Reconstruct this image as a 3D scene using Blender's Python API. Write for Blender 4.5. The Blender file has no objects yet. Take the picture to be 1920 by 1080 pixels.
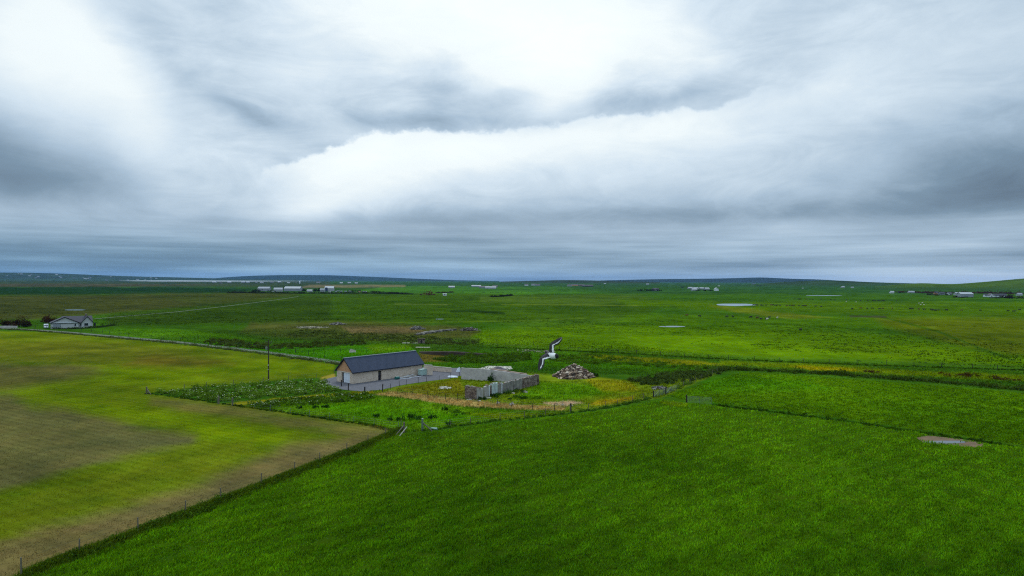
import bpy, math, random
import numpy as np
from mathutils import Matrix, Vector

# ------------------------------------------------------------------ camera
R_EARTH = 6.371e6
H = 24.0                       # drone height above the fields
F = 1280.0                     # focal length in photo pixels (1920 wide)
EYE = 524.5                    # eye-level row at the picture centre
ROLL = math.radians(0.27)
PITCH = math.atan((540 - EYE) / F)
scene = bpy.context.scene
C = scene.collection
_f = np.array([0, math.cos(PITCH), -math.sin(PITCH)])
_u0 = np.array([0, math.sin(PITCH), math.cos(PITCH)])
_r0 = np.array([1.0, 0, 0])
CR = math.cos(ROLL) * _r0 + math.sin(ROLL) * _u0
CU = -math.sin(ROLL) * _r0 + math.cos(ROLL) * _u0
CF = _f
cam_d = bpy.data.cameras.new('camera')
cam_d.sensor_width = 36.0
cam_d.lens = 36.0 * F / 1920
cam_d.clip_start = 0.1
cam_d.clip_end = 80000
cam = bpy.data.objects.new('camera', cam_d)
C.objects.link(cam)
M = Matrix.Identity(4)
for i in range(3):
    M[i][0] = CR[i]; M[i][1] = CU[i]; M[i][2] = -CF[i]
M[2][3] = H
cam.matrix_world = M
scene.camera = cam

scene.view_settings.view_transform = 'Standard'
scene.view_settings.look = 'None'
scene.view_settings.exposure = 0.0
scene.view_settings.gamma = 1.0
scene.view_settings.use_curve_mapping = False
scene.cycles.use_denoising = False
scene.cycles.pixel_filter_type = 'BLACKMAN_HARRIS'
scene.cycles.filter_width = 1.15
scene.cycles.sample_clamp_indirect = 4.0
scene.cycles.max_bounces = 6
scene.cycles.diffuse_bounces = 3
scene.cycles.transparent_max_bounces = 8
scene.cycles.volume_bounces = 0
scene.cycles.volume_max_steps = 64

# ------------------------------------------------------------------ pixel <-> ground
def ray(px, py):
    px = np.asarray(px, float); py = np.asarray(py, float)
    return (CF + ((px - 960) / F)[..., None] * CR + ((540 - py) / F)[..., None] * CU)

def P(px, py):
    """ground point (x, y) seen at a photo pixel, on the curved earth"""
    d = ray(px, py)
    hyp = np.hypot(d[..., 0], d[..., 1])
    t = -d[..., 2] / hyp
    t = np.maximum(t, math.sqrt(2 * H / R_EARTH) * 1.0001)
    r = R_EARTH * (t - np.sqrt(t * t - 2 * H / R_EARTH))
    return np.stack([d[..., 0] / hyp * r, d[..., 1] / hyp * r], -1)

def curv(x, y):
    return -(x * x + y * y) / (2 * R_EARTH)

def proj(x, y, z):
    d0 = x; d1 = y; d2 = z - H
    w = d0 * CF[0] + d1 * CF[1] + d2 * CF[2]
    w = np.where(w > 0.5, w, 0.5)
    px = 960 + F * (d0 * CR[0] + d1 * CR[1] + d2 * CR[2]) / w
    py = 540 - F * (d0 * CU[0] + d1 * CU[1] + d2 * CU[2]) / w
    return px, py

def at_depth(px, py, depth):
    """world point on the ray of a pixel at a given forward depth"""
    d = ray(px, py)
    return np.array([0, 0, H]) + d * depth

def lin(r, g, b):
    o = []
    for c in (r, g, b):
        c = c / 255.0
        o.append(c / 12.92 if c <= 0.04045 else ((c + 0.055) / 1.055) ** 2.4)
    return np.array(o)

# ------------------------------------------------------------------ node expression helper
class X:
    def __init__(s, nt, sock): s.nt = nt; s.s = sock
    def _m(s, op, *a):
        n = s.nt.nodes.new('ShaderNodeMath'); n.operation = op
        for i, v in enumerate((s,) + a):
            if isinstance(v, X): s.nt.links.new(v.s, n.inputs[i])
            else: n.inputs[i].default_value = v
        return X(s.nt, n.outputs[0])
    def __add__(s, o): return s._m('ADD', o)
    __radd__ = __add__
    def __sub__(s, o): return s._m('SUBTRACT', o)
    def __rsub__(s, o): return (s * -1.0) + o
    def __mul__(s, o): return s._m('MULTIPLY', o)
    __rmul__ = __mul__
    def __truediv__(s, o): return s._m('DIVIDE', o)
    def sstep(s, a, b):
        n = s.nt.nodes.new('ShaderNodeMapRange'); n.interpolation_type = 'SMOOTHSTEP'
        s.nt.links.new(s.s, n.inputs[0])
        rev = a > b
        n.inputs[1].default_value = min(a, b); n.inputs[2].default_value = max(a, b)
        n.inputs[3].default_value = 1.0 if rev else 0.0
        n.inputs[4].default_value = 0.0 if rev else 1.0
        return X(s.nt, n.outputs[0])
    def clamp(s): 
        n = s.nt.nodes.new('ShaderNodeClamp'); s.nt.links.new(s.s, n.inputs[0]); return X(s.nt, n.outputs[0])

def mixv(a, b, f):
    """numeric mix a->b by X factor f"""
    return f * (b - a) + a if not isinstance(b, X) else (b - a) * f + a

# ------------------------------------------------------------------ world: overcast sky
SUN_AZ = math.radians(-4.0)       # sun sits ahead of the camera behind the bright cloud
SUN_EL = math.radians(47.0)
world = bpy.data.worlds.new('World')
scene.world = world
world.use_nodes = True
nt = world.node_tree
for n in list(nt.nodes): nt.nodes.remove(n)
tc = nt.nodes.new('ShaderNodeTexCoord')
sep = nt.nodes.new('ShaderNodeSeparateXYZ')
nt.links.new(tc.outputs['Generated'], sep.inputs[0])
dx, dy, dz = (X(nt, sep.outputs[i]) for i in range(3))

def wnoise(sx, sy, sz, scale, detail=5, rough=0.55, off=0.0, dist=0.0, src=None):
    mp = nt.nodes.new('ShaderNodeMapping'); mp.inputs['Scale'].default_value = (sx, sy, sz)
    mp.inputs['Location'].default_value = (off, off * 0.7, off * 1.3)
    nt.links.new((src or tc.outputs['Generated']), mp.inputs['Vector'])
    no = nt.nodes.new('ShaderNodeTexNoise')
    no.inputs['Scale'].default_value = scale; no.inputs['Detail'].default_value = detail
    no.inputs['Roughness'].default_value = rough; no.inputs['Distortion'].default_value = dist
    nt.links.new(mp.outputs[0], no.inputs['Vector'])
    return X(nt, no.outputs[0])

az0 = dx._m('ARCTAN2', dy)
el0 = dz._m('ARCSINE')
# turbulence that frays every cloud edge
w1 = wnoise(1, 1, 1.6, 5.0, 7, 0.58, 3.1) - 0.5
w2 = wnoise(1, 1, 1.6, 5.0, 7, 0.58, 17.7) - 0.5
w3 = wnoise(1, 1, 1.4, 1.6, 4, 0.5, 8.2) - 0.5
low = el0.sstep(0.0, 0.16)
az = az0 + w1 * 0.085 + w3 * 0.03
el = el0 + (w2 * 0.055 + w3 * 0.02) * (low * 0.85 + 0.15)

def AE(px, py):
    d = ray(px, py); d = d / np.linalg.norm(d)
    return math.atan2(d[0], d[1]), math.asin(d[2])

def blob(px, py, rx, ry, rot=0, A=None, E=None):
    a0, e0 = AE(px, py)
    ca = math.cos(a0)
    sx = rx / F * ca * ca; sy = ry / F * ca
    c, s = math.cos(math.radians(rot)), math.sin(math.radians(rot))
    ddx = (A or az) - a0; ddy = (E or el) - e0
    xr = (ddx * c + ddy * s) * (1 / sx)
    yr = (ddy * c - ddx * s) * (1 / sy)
    q = (xr * xr + yr * yr) * -1.0
    return q._m('EXPONENT')

def fcurve(src, pts, lo, hi, vlo, vhi):
    """piecewise smooth function value(src) through pts"""
    n = nt.nodes.new('ShaderNodeFloatCurve')
    cv = n.mapping.curves[0]
    pts = sorted(pts)
    P_ = [((a - lo) / (hi - lo), (b - vlo) / (vhi - vlo)) for a, b in pts]
    while len(cv.points) < len(P_): cv.points.new(0.5, 0.5)
    for p, (a, b) in zip(cv.points, P_): p.location = (a, b)
    n.mapping.use_clip = False
    n.mapping.update()
    f = (src - lo) * (1 / (hi - lo))
    nt.links.new(f.s, n.inputs['Value'])
    return X(nt, n.outputs[0]) * (vhi - vlo) + vlo

# upper cloud deck
up = wnoise(1, 1, 2.4, 3.0, 6, 0.55, 41.0, 0.3) - 0.5
fine = wnoise(1, 1, 2.2, 11.0, 6, 0.6, 5.0) - 0.5
wisp = wnoise(1, 1, 3.0, 7.0, 8, 0.62, 60.0, 0.8) - 0.5
t = up * 0.42 + fine * 0.16 + wisp * 0.38 + 0.68
for (x, y, rx, ry, ro, a) in [(880, 10, 330, 120, 0, .38), (1090, 95, 220, 80, 0, .30), (640, 30, 160, 60, 0, .10),
                              (700, 165, 140, 60, 0, .05),
                              (500, 120, 170, 110, 0, -.06), (480, 212, 130, 24, -20, -.15), (820, 140, 46, 75, 0, -.14),
                              (900, 178, 120, 34, -6, -.12), (1230, 182, 130, 26, 7, -.24), (1180, 130, 60, 40, 40, -.12), (980, 172, 50, 16, 8, -.10), (770, 230, 170, 16, 3, -.14), (1050, 200, 60, 22, 0, .12),
                              (1450, 60, 110, 60, 0, -.08), (520, 330, 170, 60, 30, .0)]:
    t = t + blob(x, y, rx, ry, ro) * a
# left cumulus bank
ledge = fcurve(el, [(AE(x, y)[1], AE(x, y)[0]) for x, y in
                    [(60, -160), (150, -60), (195, 0), (228, 60), (262, 110), (305, 160), (338, 210), (352, 260), (352, 330), (330, 400), (260, 460)]],
               -0.1, 0.7, -1.2, 0.2)
lm = (ledge - az).sstep(-0.03, 0.075) * el.sstep(0.05, 0.12)
lt = up * 0.16 + fine * 0.06 + wisp * 0.16 + 0.71
for (x, y, rx, ry, ro, a) in [(130, 80, 220, 110, 0, .34), (285, 250, 80, 130, 15, .16), (40, 350, 210, 90, 0, -.36),
                              (230, 390, 160, 60, 0, -.08), (-60, 240, 120, 80, 0, -.15)]:
    lt = lt + blob(x, y, rx, ry, ro) * a
t = t + (lt - t) * lm
# big shelf cloud
sedge = fcurve(az, [(AE(x, y)[0], AE(x, y)[1]) for x, y in
                    [(120, 520), (250, 470), (380, 412), (450, 362), (520, 318), (580, 285), (640, 263), (700, 254), (850, 248), (950, 239),
                     (1050, 228), (1150, 214), (1250, 203), (1340, 192), (1420, 170), (1500, 120), (1580, 40), (1680, -80), (1850, -260)]],
               -1.0, 1.0, -0.2, 0.8)
billow = wnoise(1, 1, 1.3, 20.0, 6, 0.62, 2.0) - 0.5
softn = az.sstep(0.27, 0.42)
billow2 = wnoise(1, 1, 1.2, 45.0, 5, 0.6, 12.0) - 0.5
dd = sedge - el + billow * 0.030 + billow2 * 0.014
sm_sharp = dd.sstep(-0.003, 0.006)
sm_soft = dd.sstep(-0.08, 0.12)
sm = sm_sharp + (sm_soft - sm_sharp) * softn
sm = sm * el.sstep(0.045, 0.10)
st = up * 0.22 + fine * 0.14 + wisp * 0.28 + 0.63
for (x, y, rx, ry, ro, a) in [(830, 285, 310, 48, 5, .44), (640, 300, 130, 40, 25, .15), (1250, 245, 260, 70, 6, .22), (1600, 130, 300, 170, 0, .12),
                              (760, 360, 220, 45, 0, .12), (560, 395, 120, 26, 15, .16), (760, 415, 260, 26, 4, -.10), (1890, 345, 270, 120, 0, -.34), (980, 425, 320, 34, -3, -.12),
                              (1450, 405, 330, 40, 0, -.20), (1180, 400, 180, 40, 0, -.08), (600, 390, 150, 40, 20, .10)]:
    st = st + blob(x, y, rx, ry, ro) * a
t = t + (st - t) * sm
# flat layers towards the horizon
band = wnoise(1, 1, 9.0, 4.0, 5, 0.5, 9.0) - 0.5
band2 = wnoise(1, 1, 22.0, 2.2, 4, 0.5, 31.0) - 0.5
band3 = wnoise(1, 1, 30.0, 5.0, 6, 0.6, 77.0) - 0.5
hz = band * 0.46 + band2 * 0.40 + band3 * 0.26 + 0.46 + az0 * 0.09
hz = hz + el0.sstep(0.028, 0.0) * 0.05 + blob(1750, 520, 350, 26, 0, az0, el0) * 0.12
hm = el0.sstep(0.105, 0.035)
t = t + (hz - t) * hm
# above the frame the overcast goes on brightening to the zenith
ramp = nt.nodes.new('ShaderNodeValToRGB')
cr = ramp.color_ramp
stops = [(0.12, (78, 94, 112)), (0.38, (124, 148, 168)), (0.58, (172, 194, 213)), (0.78, (214, 230, 242)), (0.97, (244, 253, 255))]
cr.elements[0].position = stops[0][0]; cr.elements[1].position = stops[-1][0]
for p_, c_ in stops[1:-1]: cr.elements.new(p_)
for e_, (p_, c_) in zip(cr.elements, stops):
    e_.position = p_; e_.color = (*lin(*c_), 1)
nt.links.new(t.s, ramp.inputs[0])
gain = (el0.sstep(0.30, 1.2) * 1.1 + 1.0) + t.sstep(0.95, 1.3) * 0.12
gv = nt.nodes.new('ShaderNodeVectorMath'); gv.operation = 'SCALE'
nt.links.new(ramp.outputs[0], gv.inputs[0]); nt.links.new(gain.s, gv.inputs['Scale'])
tf = el0.sstep(0.085, 0.0) * (az0 * -0.75 + 0.62).clamp()          # rain-blue air low down, strongest to the left
cmb = nt.nodes.new('ShaderNodeCombineXYZ')
for i_, k_ in enumerate((-0.30, -0.08, 0.0)): nt.links.new((tf * k_ + 1.0).s, cmb.inputs[i_])
tm = nt.nodes.new('ShaderNodeVectorMath'); tm.operation = 'MULTIPLY'
nt.links.new(gv.outputs[0], tm.inputs[0]); nt.links.new(cmb.outputs[0], tm.inputs[1])
bg_c = nt.nodes.new('ShaderNodeBackground'); nt.links.new(tm.outputs[0], bg_c.inputs[0]); bg_c.inputs[1].default_value = 1.0
sky = nt.nodes.new('ShaderNodeTexSky'); sky.sky_type = 'NISHITA'; sky.sun_disc = False
sky.sun_elevation = SUN_EL; sky.sun_rotation = SUN_AZ
bg_s = nt.nodes.new('ShaderNodeBackground'); nt.links.new(sky.outputs[0], bg_s.inputs[0]); bg_s.inputs[1].default_value = 0.1
mx = nt.nodes.new('ShaderNodeMixShader'); mx.inputs[0].default_value = 0.97
nt.links.new(bg_s.outputs[0], mx.inputs[1]); nt.links.new(bg_c.outputs[0], mx.inputs[2])
wo = nt.nodes.new('ShaderNodeOutputWorld'); nt.links.new(mx.outputs[0], wo.inputs[0])
world.cycles.sampling_method = 'MANUAL'
world.cycles.sample_map_resolution = 1024

sun_d = bpy.data.lights.new('sun', 'SUN')
sun_d.energy = 1.3; sun_d.angle = math.radians(14); sun_d.color = (1.0, 0.96, 0.9)
sun = bpy.data.objects.new('sun', sun_d); C.objects.link(sun)
_sd = Vector((math.sin(SUN_AZ) * math.cos(SUN_EL), math.cos(SUN_AZ) * math.cos(SUN_EL), math.sin(SUN_EL)))
sun.rotation_euler = _sd.to_track_quat('Z', 'Y').to_euler()
sun.location = (0, 0, 60)

# ------------------------------------------------------------------ numeric helpers
rng = np.random.default_rng(7)
random.seed(7)

def _hash(ix, iy, seed):
    n = (ix.astype(np.int64) * 374761393 + iy.astype(np.int64) * 668265263 + seed * 974711) & 0xffffffff
    n = ((n ^ (n >> 13)) * 1274126177) & 0xffffffff
    n = n ^ (n >> 16)
    return (n & 0xffff) / 65535.0

def vnoise(x, y, seed=0):
    ix = np.floor(x); iy = np.floor(y)
    fx = x - ix; fy = y - iy
    fx = fx * fx * (3 - 2 * fx); fy = fy * fy * (3 - 2 * fy)
    a = _hash(ix, iy, seed); b = _hash(ix + 1, iy, seed)
    c = _hash(ix, iy + 1, seed); d = _hash(ix + 1, iy + 1, seed)
    return (a + (b - a) * fx) * (1 - fy) + (c + (d - c) * fx) * fy

def fbm(x, y, seed=0, oct=4, rough=0.5):
    s = 0; a = 1; tot = 0
    for o in range(oct):
        s = s + a * vnoise(x * 2 ** o + 17.3 * o, y * 2 ** o - 9.1 * o, seed + o); tot += a; a *= rough
    return s / tot

def sstep(v, a, b):
    q = np.clip((v - a) / (b - a), 0, 1)
    return q * q * (3 - 2 * q)

def poly_sd(px, py, poly):
    """signed distance to a polygon (positive inside)"""
    p = np.asarray(poly, float); n = len(p)
    ins = np.zeros(px.shape, bool); best = np.full(px.shape, 1e18)
    for i in range(n):
        x0, y0 = p[i]; x1, y1 = p[(i + 1) % n]
        ex, ey = x1 - x0, y1 - y0
        q = np.clip(((px - x0) * ex + (py - y0) * ey) / (ex * ex + ey * ey + 1e-12), 0, 1)
        dd_ = (px - x0 - q * ex) ** 2 + (py - y0 - q * ey) ** 2
        best = np.minimum(best, dd_)
        if y0 != y1:
            c = ((y0 > py) != (y1 > py)) & (px < (x1 - x0) * (py - y0) / (y1 - y0) + x0)
            ins ^= c
    return np.where(ins, 1, -1) * np.sqrt(best)

def line_d(px, py, pts):
    p = np.asarray(pts, float); best = np.full(px.shape, 1e18)
    for i in range(len(p) - 1):
        x0, y0 = p[i]; x1, y1 = p[i + 1]
        ex, ey = x1 - x0, y1 - y0
        q = np.clip(((px - x0) * ex + (py - y0) * ey) / (ex * ex + ey * ey + 1e-12), 0, 1)
        best = np.minimum(best, (px - x0 - q * ex) ** 2 + (py - y0 - q * ey) ** 2)
    return np.sqrt(best)

def np_mesh(name, V, Fa, col=None, smooth=False):
    """mesh from numpy arrays, all faces with the same number of corners"""
    me = bpy.data.meshes.new(name)
    V = np.asarray(V, np.float32); Fa = np.asarray(Fa, np.int32)
    me.vertices.add(len(V)); me.vertices.foreach_set('co', V.ravel())
    k = Fa.shape[1]; nf = len(Fa)
    me.loops.add(nf * k); me.loops.foreach_set('vertex_index', Fa.ravel())
    me.polygons.add(nf)
    me.polygons.foreach_set('loop_start', np.arange(0, nf * k, k, dtype=np.int32))
    me.polygons.foreach_set('loop_total', np.full(nf, k, np.int32))
    if smooth: me.polygons.foreach_set('use_smooth', np.ones(nf, bool))
    me.update(calc_edges=True)
    if col is not None:
        ca = me.color_attributes.new('Col', 'FLOAT_COLOR', 'POINT')
        rgba = np.ones((len(V), 4), np.float32); rgba[:, :3] = col
        ca.data.foreach_set('color', rgba.ravel())
    return me

# ------------------------------------------------------------------ materials
MATS = {}
def new_mat(name):
    m = bpy.data.materials.new(name); m.use_nodes = True
    MATS[name] = m
    return m, m.node_tree, m.node_tree.nodes['Principled BSDF']

def simple(name, rgb, rough=0.8, var=0.15, scale=3.0, metal=0.0, spec=0.3, bump=0.0, stretch=(1, 1, 1)):
    """one colour broken up by two octaves of object-space noise"""
    m, t_, b = new_mat(name)
    tc_ = t_.nodes.new('ShaderNodeTexCoord')
    mp = t_.nodes.new('ShaderNodeMapping'); mp.inputs['Scale'].default_value = stretch
    t_.links.new(tc_.outputs['Object'], mp.inputs[0])
    no = t_.nodes.new('ShaderNodeTexNoise'); no.inputs['Scale'].default_value = scale; no.inputs['Detail'].default_value = 6
    no.inputs['Roughness'].default_value = 0.65
    t_.links.new(mp.outputs[0], no.inputs['Vector'])
    rp = t_.nodes.new('ShaderNodeValToRGB')
    rgb = np.asarray(rgb, float)
    rp.color_ramp.elements[0].position = 0.3; rp.color_ramp.elements[0].color = (*(rgb * (1 - var)), 1)
    rp.color_ramp.elements[1].position = 0.7; rp.color_ramp.elements[1].color = (*np.clip(rgb * (1 + var), 0, 0.95), 1)
    t_.links.new(no.outputs[0], rp.inputs[0]); t_.links.new(rp.outputs[0], b.inputs['Base Color'])
    b.inputs['Roughness'].default_value = rough; b.inputs['Metallic'].default_value = metal
    b.inputs['Specular IOR Level'].default_value = spec
    if bump:
        bp = t_.nodes.new('ShaderNodeBump'); bp.inputs['Strength'].default_value = bump; bp.inputs['Distance'].default_value = 0.05
        t_.links.new(no.outputs[0], bp.inputs['Height']); t_.links.new(bp.outputs[0], b.inputs['Normal'])
    return m

def stone_mat(name, a, b_, c, scale=3.0, bump=0.6):
    """rubble stonework: voronoi stones, each of its own tone, mortar recessed"""
    m, t_, b = new_mat(name)
    tc_ = t_.nodes.new('ShaderNodeTexCoord')
    mp = t_.nodes.new('ShaderNodeMapping'); mp.inputs['Scale'].default_value = (1, 1, 1.9)
    t_.links.new(tc_.outputs['Object'], mp.inputs[0])
    vo = t_.nodes.new('ShaderNodeTexVoronoi'); vo.inputs['Scale'].default_value = scale
    t_.links.new(mp.outputs[0], vo.inputs['Vector'])
    se = t_.nodes.new('ShaderNodeSeparateColor'); t_.links.new(vo.outputs['Color'], se.inputs[0])
    no = t_.nodes.new('ShaderNodeTexNoise'); no.inputs['Scale'].default_value = 0.9; no.inputs['Detail'].default_value = 5
    t_.links.new(tc_.outputs['Object'], no.inputs['Vector'])
    v = X(t_, se.outputs[0]) * 0.6 + X(t_, no.outputs[0]) * 0.8 - 0.2
    rp = t_.nodes.new('ShaderNodeValToRGB')
    rp.color_ramp.elements[0].position = 0.15; rp.color_ramp.elements[0].color = (*a, 1)
    rp.color_ramp.elements[1].position = 0.85; rp.color_ramp.elements[1].color = (*c, 1)
    e = rp.color_ramp.elements.new(0.5); e.color = (*b_, 1)
    t_.links.new(v.s, rp.inputs[0]); t_.links.new(rp.outputs[0], b.inputs['Base Color'])
    b.inputs['Roughness'].default_value = 0.9; b.inputs['Specular IOR Level'].default_value = 0.2
    v2 = t_.nodes.new('ShaderNodeTexVoronoi'); v2.feature = 'DISTANCE_TO_EDGE'; v2.inputs['Scale'].default_value = scale
    t_.links.new(mp.outputs[0], v2.inputs['Vector'])
    h = X(t_, v2.outputs['Distance']).sstep(0, 0.12)
    bp = t_.nodes.new('ShaderNodeBump'); bp.inputs['Strength'].default_value = bump; bp.inputs['Distance'].default_value = 0.06
    t_.links.new(h.s, bp.inputs['Height']); t_.links.new(bp.outputs[0], b.inputs['Normal'])
    return m

def foliage_mat(name, translucent=0.3, var=0.2):
    """leaf colour from each leaf's own colour attribute, light passing through the blade"""
    m, t_, b = new_mat(name)
    t_.nodes.remove(b)
    at = t_.nodes.new('ShaderNodeAttribute'); at.attribute_name = 'Col'
    df = t_.nodes.new('ShaderNodeBsdfDiffuse'); tr = t_.nodes.new('ShaderNodeBsdfTranslucent')
    t_.links.new(at.outputs['Color'], df.inputs[0])
    hs = t_.nodes.new('ShaderNodeHueSaturation'); hs.inputs['Hue'].default_value = 0.487; hs.inputs['Saturation'].default_value = 1.1
    hs.inputs['Value'].default_value = 1.25
    t_.links.new(at.outputs['Color'], hs.inputs['Color']); t_.links.new(hs.outputs[0], tr.inputs[0])
    ms = t_.nodes.new('ShaderNodeMixShader'); ms.inputs[0].default_value = translucent
    t_.links.new(df.outputs[0], ms.inputs[1]); t_.links.new(tr.outputs[0], ms.inputs[2])
    t_.links.new(ms.outputs[0], t_.nodes['Material Output'].inputs[0])
    return m

def turf_mat(name, fine_amp=0.5, bump=0.5, rows=None):
    """ground colour from the field's own colour attribute, broken up by fine sward noise"""
    m, t_, b = new_mat(name)
    at = t_.nodes.new('ShaderNodeAttribute'); at.attribute_name = 'Col'
    tc_ = t_.nodes.new('ShaderNodeTexCoord')
    def nz(scale, detail=4, rough=0.6, st=(1, 1, 1)):
        mp = t_.nodes.new('ShaderNodeMapping'); mp.inputs['Scale'].default_value = st
        t_.links.new(tc_.outputs['Object'], mp.inputs[0])
        n = t_.nodes.new('ShaderNodeTexNoise'); n.inputs['Scale'].default_value = scale
        n.inputs['Detail'].default_value = detail; n.inputs['Roughness'].default_value = rough
        t_.links.new(mp.outputs[0], n.inputs['Vector']); return X(t_, n.outputs[0])
    n1 = nz(0.9, 5, 0.65); n2 = nz(0.035, 9, 0.78); n3 = nz(4.0, 3, 0.7); n4 = nz(0.11, 6, 0.75, (1, 0.6, 1))
    v = (n1 - 0.5) * fine_amp * 1.6 + (n2 - 0.5) * fine_amp * 3.2 + (n3 - 0.5) * fine_amp * 1.2 + (n4 - 0.5) * fine_amp * 2.2 + 1.0
    v = v._m('MAXIMUM', 0.25)
    if rows is not None:
        rot, per, amp = rows
        mp = t_.nodes.new('ShaderNodeMapping'); mp.inputs['Rotation'].default_value = (0, 0, rot)
        t_.links.new(tc_.outputs['Object'], mp.inputs[0])
        for pp, aa in ((per, amp), (per * 7.3, amp * 0.8)):
            wv = t_.nodes.new('ShaderNodeTexWave'); wv.inputs['Scale'].default_value = 0.314 / pp
            wv.inputs['Distortion'].default_value = 1.5; wv.inputs['Detail'].default_value = 3; wv.inputs['Detail Scale'].default_value = 0.6
            t_.links.new(mp.outputs[0], wv.inputs['Vector'])
            v = v + (X(t_, wv.outputs[0]) - 0.5) * aa
    sc = t_.nodes.new('ShaderNodeVectorMath'); sc.operation = 'SCALE'
    t_.links.new(at.outputs['Color'], sc.inputs[0]); t_.links.new(v.s, sc.inputs['Scale'])
    hs = t_.nodes.new('ShaderNodeHueSaturation')
    hh = (nz(0.25, 4, 0.6) - 0.5) * 0.06 + 0.5
    t_.links.new(hh.s, hs.inputs['Hue']); t_.links.new(sc.outputs[0], hs.inputs['Color'])
    t_.links.new(hs.outputs[0], b.inputs['Base Color'])
    b.inputs['Roughness'].default_value = 1.0; b.inputs['Specular IOR Level'].default_value = 0.0
    bp = t_.nodes.new('ShaderNodeBump'); bp.inputs['Strength'].default_value = bump; bp.inputs['Distance'].default_value = 0.25
    hb = n1 + n3 * 0.5
    t_.links.new(hb.s, bp.inputs['Height']); t_.links.new(bp.outputs[0], b.inputs['Normal'])
    return m

turf = turf_mat('turf')
BANK_W = P([60, 750], [1080, 812])
_bd = BANK_W[1] - BANK_W[0]; BANK_DIR = _bd / np.linalg.norm(_bd)
crop_m = turf_mat('crop_soil', 0.42, 0.4, rows=(-math.atan2(*(P(620, 683) - P(0, 628))[::-1]) + math.pi / 2, 1.5, 0.15))
leafm = foliage_mat('leaf')
grassm = foliage_mat('grass_blade', 0.35)
water_m, _t, _b = new_mat('still_water')
_b.inputs['Base Color'].default_value = (0.03, 0.035, 0.04, 1); _b.inputs['Roughness'].default_value = 0.06
_b.inputs['Specular IOR Level'].default_value = 0.9; _b.inputs['IOR'].default_value = 1.6
_n = _t.nodes.new('ShaderNodeTexNoise'); _n.inputs['Scale'].default_value = 1.2; _n.inputs['Detail'].default_value = 4
_tc = _t.nodes.new('ShaderNodeTexCoord'); _t.links.new(_tc.outputs['Object'], _n.inputs['Vector'])
_bp = _t.nodes.new('ShaderNodeBump'); _bp.inputs['Strength'].default_value = 0.05; _bp.inputs['Distance'].default_value = 0.02
_t.links.new(_n.outputs[0], _bp.inputs['Height']); _t.links.new(_bp.outputs[0], _b.inputs['Normal'])

lake_m = simple('lake_water', (0.30, 0.34, 0.38), 0.3, 0.1, 0.002, spec=0.8)  # pale base colour paints in the sky reflected off the waves
gravel_m = simple('gravel', lin(100, 101, 108) * 0.72, 0.95, 0.28, 1.3, bump=0.5)
road_m = simple('road_surface', lin(100, 110, 92) * 0.7, 0.95, 0.2, 0.5)
track_m = simple('track_surface', lin(84, 100, 72) * 0.7, 0.95, 0.5, 0.12)
slate_m = simple('slate', lin(54, 68, 92) * 0.68, 0.7, 0.25, 2.2, spec=0.2)
slate2_m = simple('weathered_slate', lin(72, 74, 86) * 0.6, 0.65, 0.2, 1.6)
trim_m = simple('dark_trim', lin(28, 32, 44) * 0.8, 0.5, 0.1, 2)
barn_m = stone_mat('barn_stone', lin(184, 166, 148) * 0.9, lin(206, 190, 172) * 0.92, lin(218, 204, 188) * 0.92, 6.5, 0.25)
ruin_m = stone_mat('ruin_stone', lin(88, 74, 68) * 0.8, lin(126, 110, 100) * 0.8, lin(165, 150, 138) * 0.8, 2.6, 0.9)
conc_m = simple('old_concrete', lin(188, 182, 180) * 0.88, 0.9, 0.22, 0.7, bump=0.2)
lime_m = simple('limewash', lin(172, 170, 164) * 0.78, 0.9, 0.28, 1.4, bump=0.2)
stain_m = simple('mossy_limewash', lin(140, 136, 130) * 0.75, 0.95, 0.45, 1.1, bump=0.3)
lime2_m = simple('blue_limewash', lin(186, 200, 198) * 0.8, 0.9, 0.28, 1.2, bump=0.2)
pale_m = simple('pale_concrete', lin(200, 196, 182) * 0.72, 0.9, 0.1, 0.6)
larch_m = simple('larch_board', lin(206, 156, 118) * 0.85, 0.7, 0.2, 2.5, stretch=(6, 6, 0.7))
white_m = simple('white_paint', lin(222, 230, 240) * 0.85, 0.5, 0.06, 1.5)
render_m = simple('pale_render', lin(196, 200, 202) * 0.8, 0.9, 0.08, 0.8)
dark_m = simple('dark_opening', (0.012, 0.013, 0.016), 0.4, 0.2, 2)
glass_m = simple('window_glass', (0.02, 0.025, 0.035), 0.08, 0.1, 1, spec=0.7)
post_m = simple('weathered_post', lin(112, 106, 92) * 0.8, 0.9, 0.25, 3, stretch=(4, 4, 1))
postd_m = simple('tarred_post', lin(52, 46, 42) * 0.8, 0.9, 0.25, 3)
wire_m = simple('fence_wire', lin(90, 95, 95) * 0.7, 0.5, 0.1, 3, metal=0.6)
galv_m = simple('galvanised_steel', lin(132, 150, 138) * 0.75, 0.45, 0.12, 4, metal=0.5)
soil_m = simple('peaty_soil', lin(58, 48, 40) * 0.8, 1.0, 0.35, 0.7, bump=0.5)
mud_m = simple('wet_mud', lin(112, 92, 68) * 0.8, 1.0, 0.3, 0.8, bump=0.4)
tank_m = simple('pale_green_plastic', lin(172, 200, 194) * 0.8, 0.5, 0.1, 2)
teal_m = simple('teal_plastic', lin(40, 110, 105) * 0.8, 0.5, 0.1, 2)
tin_m = simple('grey_sheeting', lin(150, 158, 168) * 0.8, 0.6, 0.1, 0.3)
tin_w = simple('pale_sheeting', lin(178, 186, 192) * 0.7, 0.6, 0.06, 0.3)
blue_m = simple('blue_sheeting', lin(40, 66, 96) * 0.8, 0.5, 0.1, 0.3)
tyre_m = simple('tyre_rubber', (0.02, 0.02, 0.02), 0.8, 0.1, 3)
cow_b = simple('black_hide', (0.012, 0.011, 0.010), 0.8, 0.3, 2)
cow_r = simple('brown_hide', lin(96, 52, 30) * 0.8, 0.8, 0.3, 2)
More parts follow.
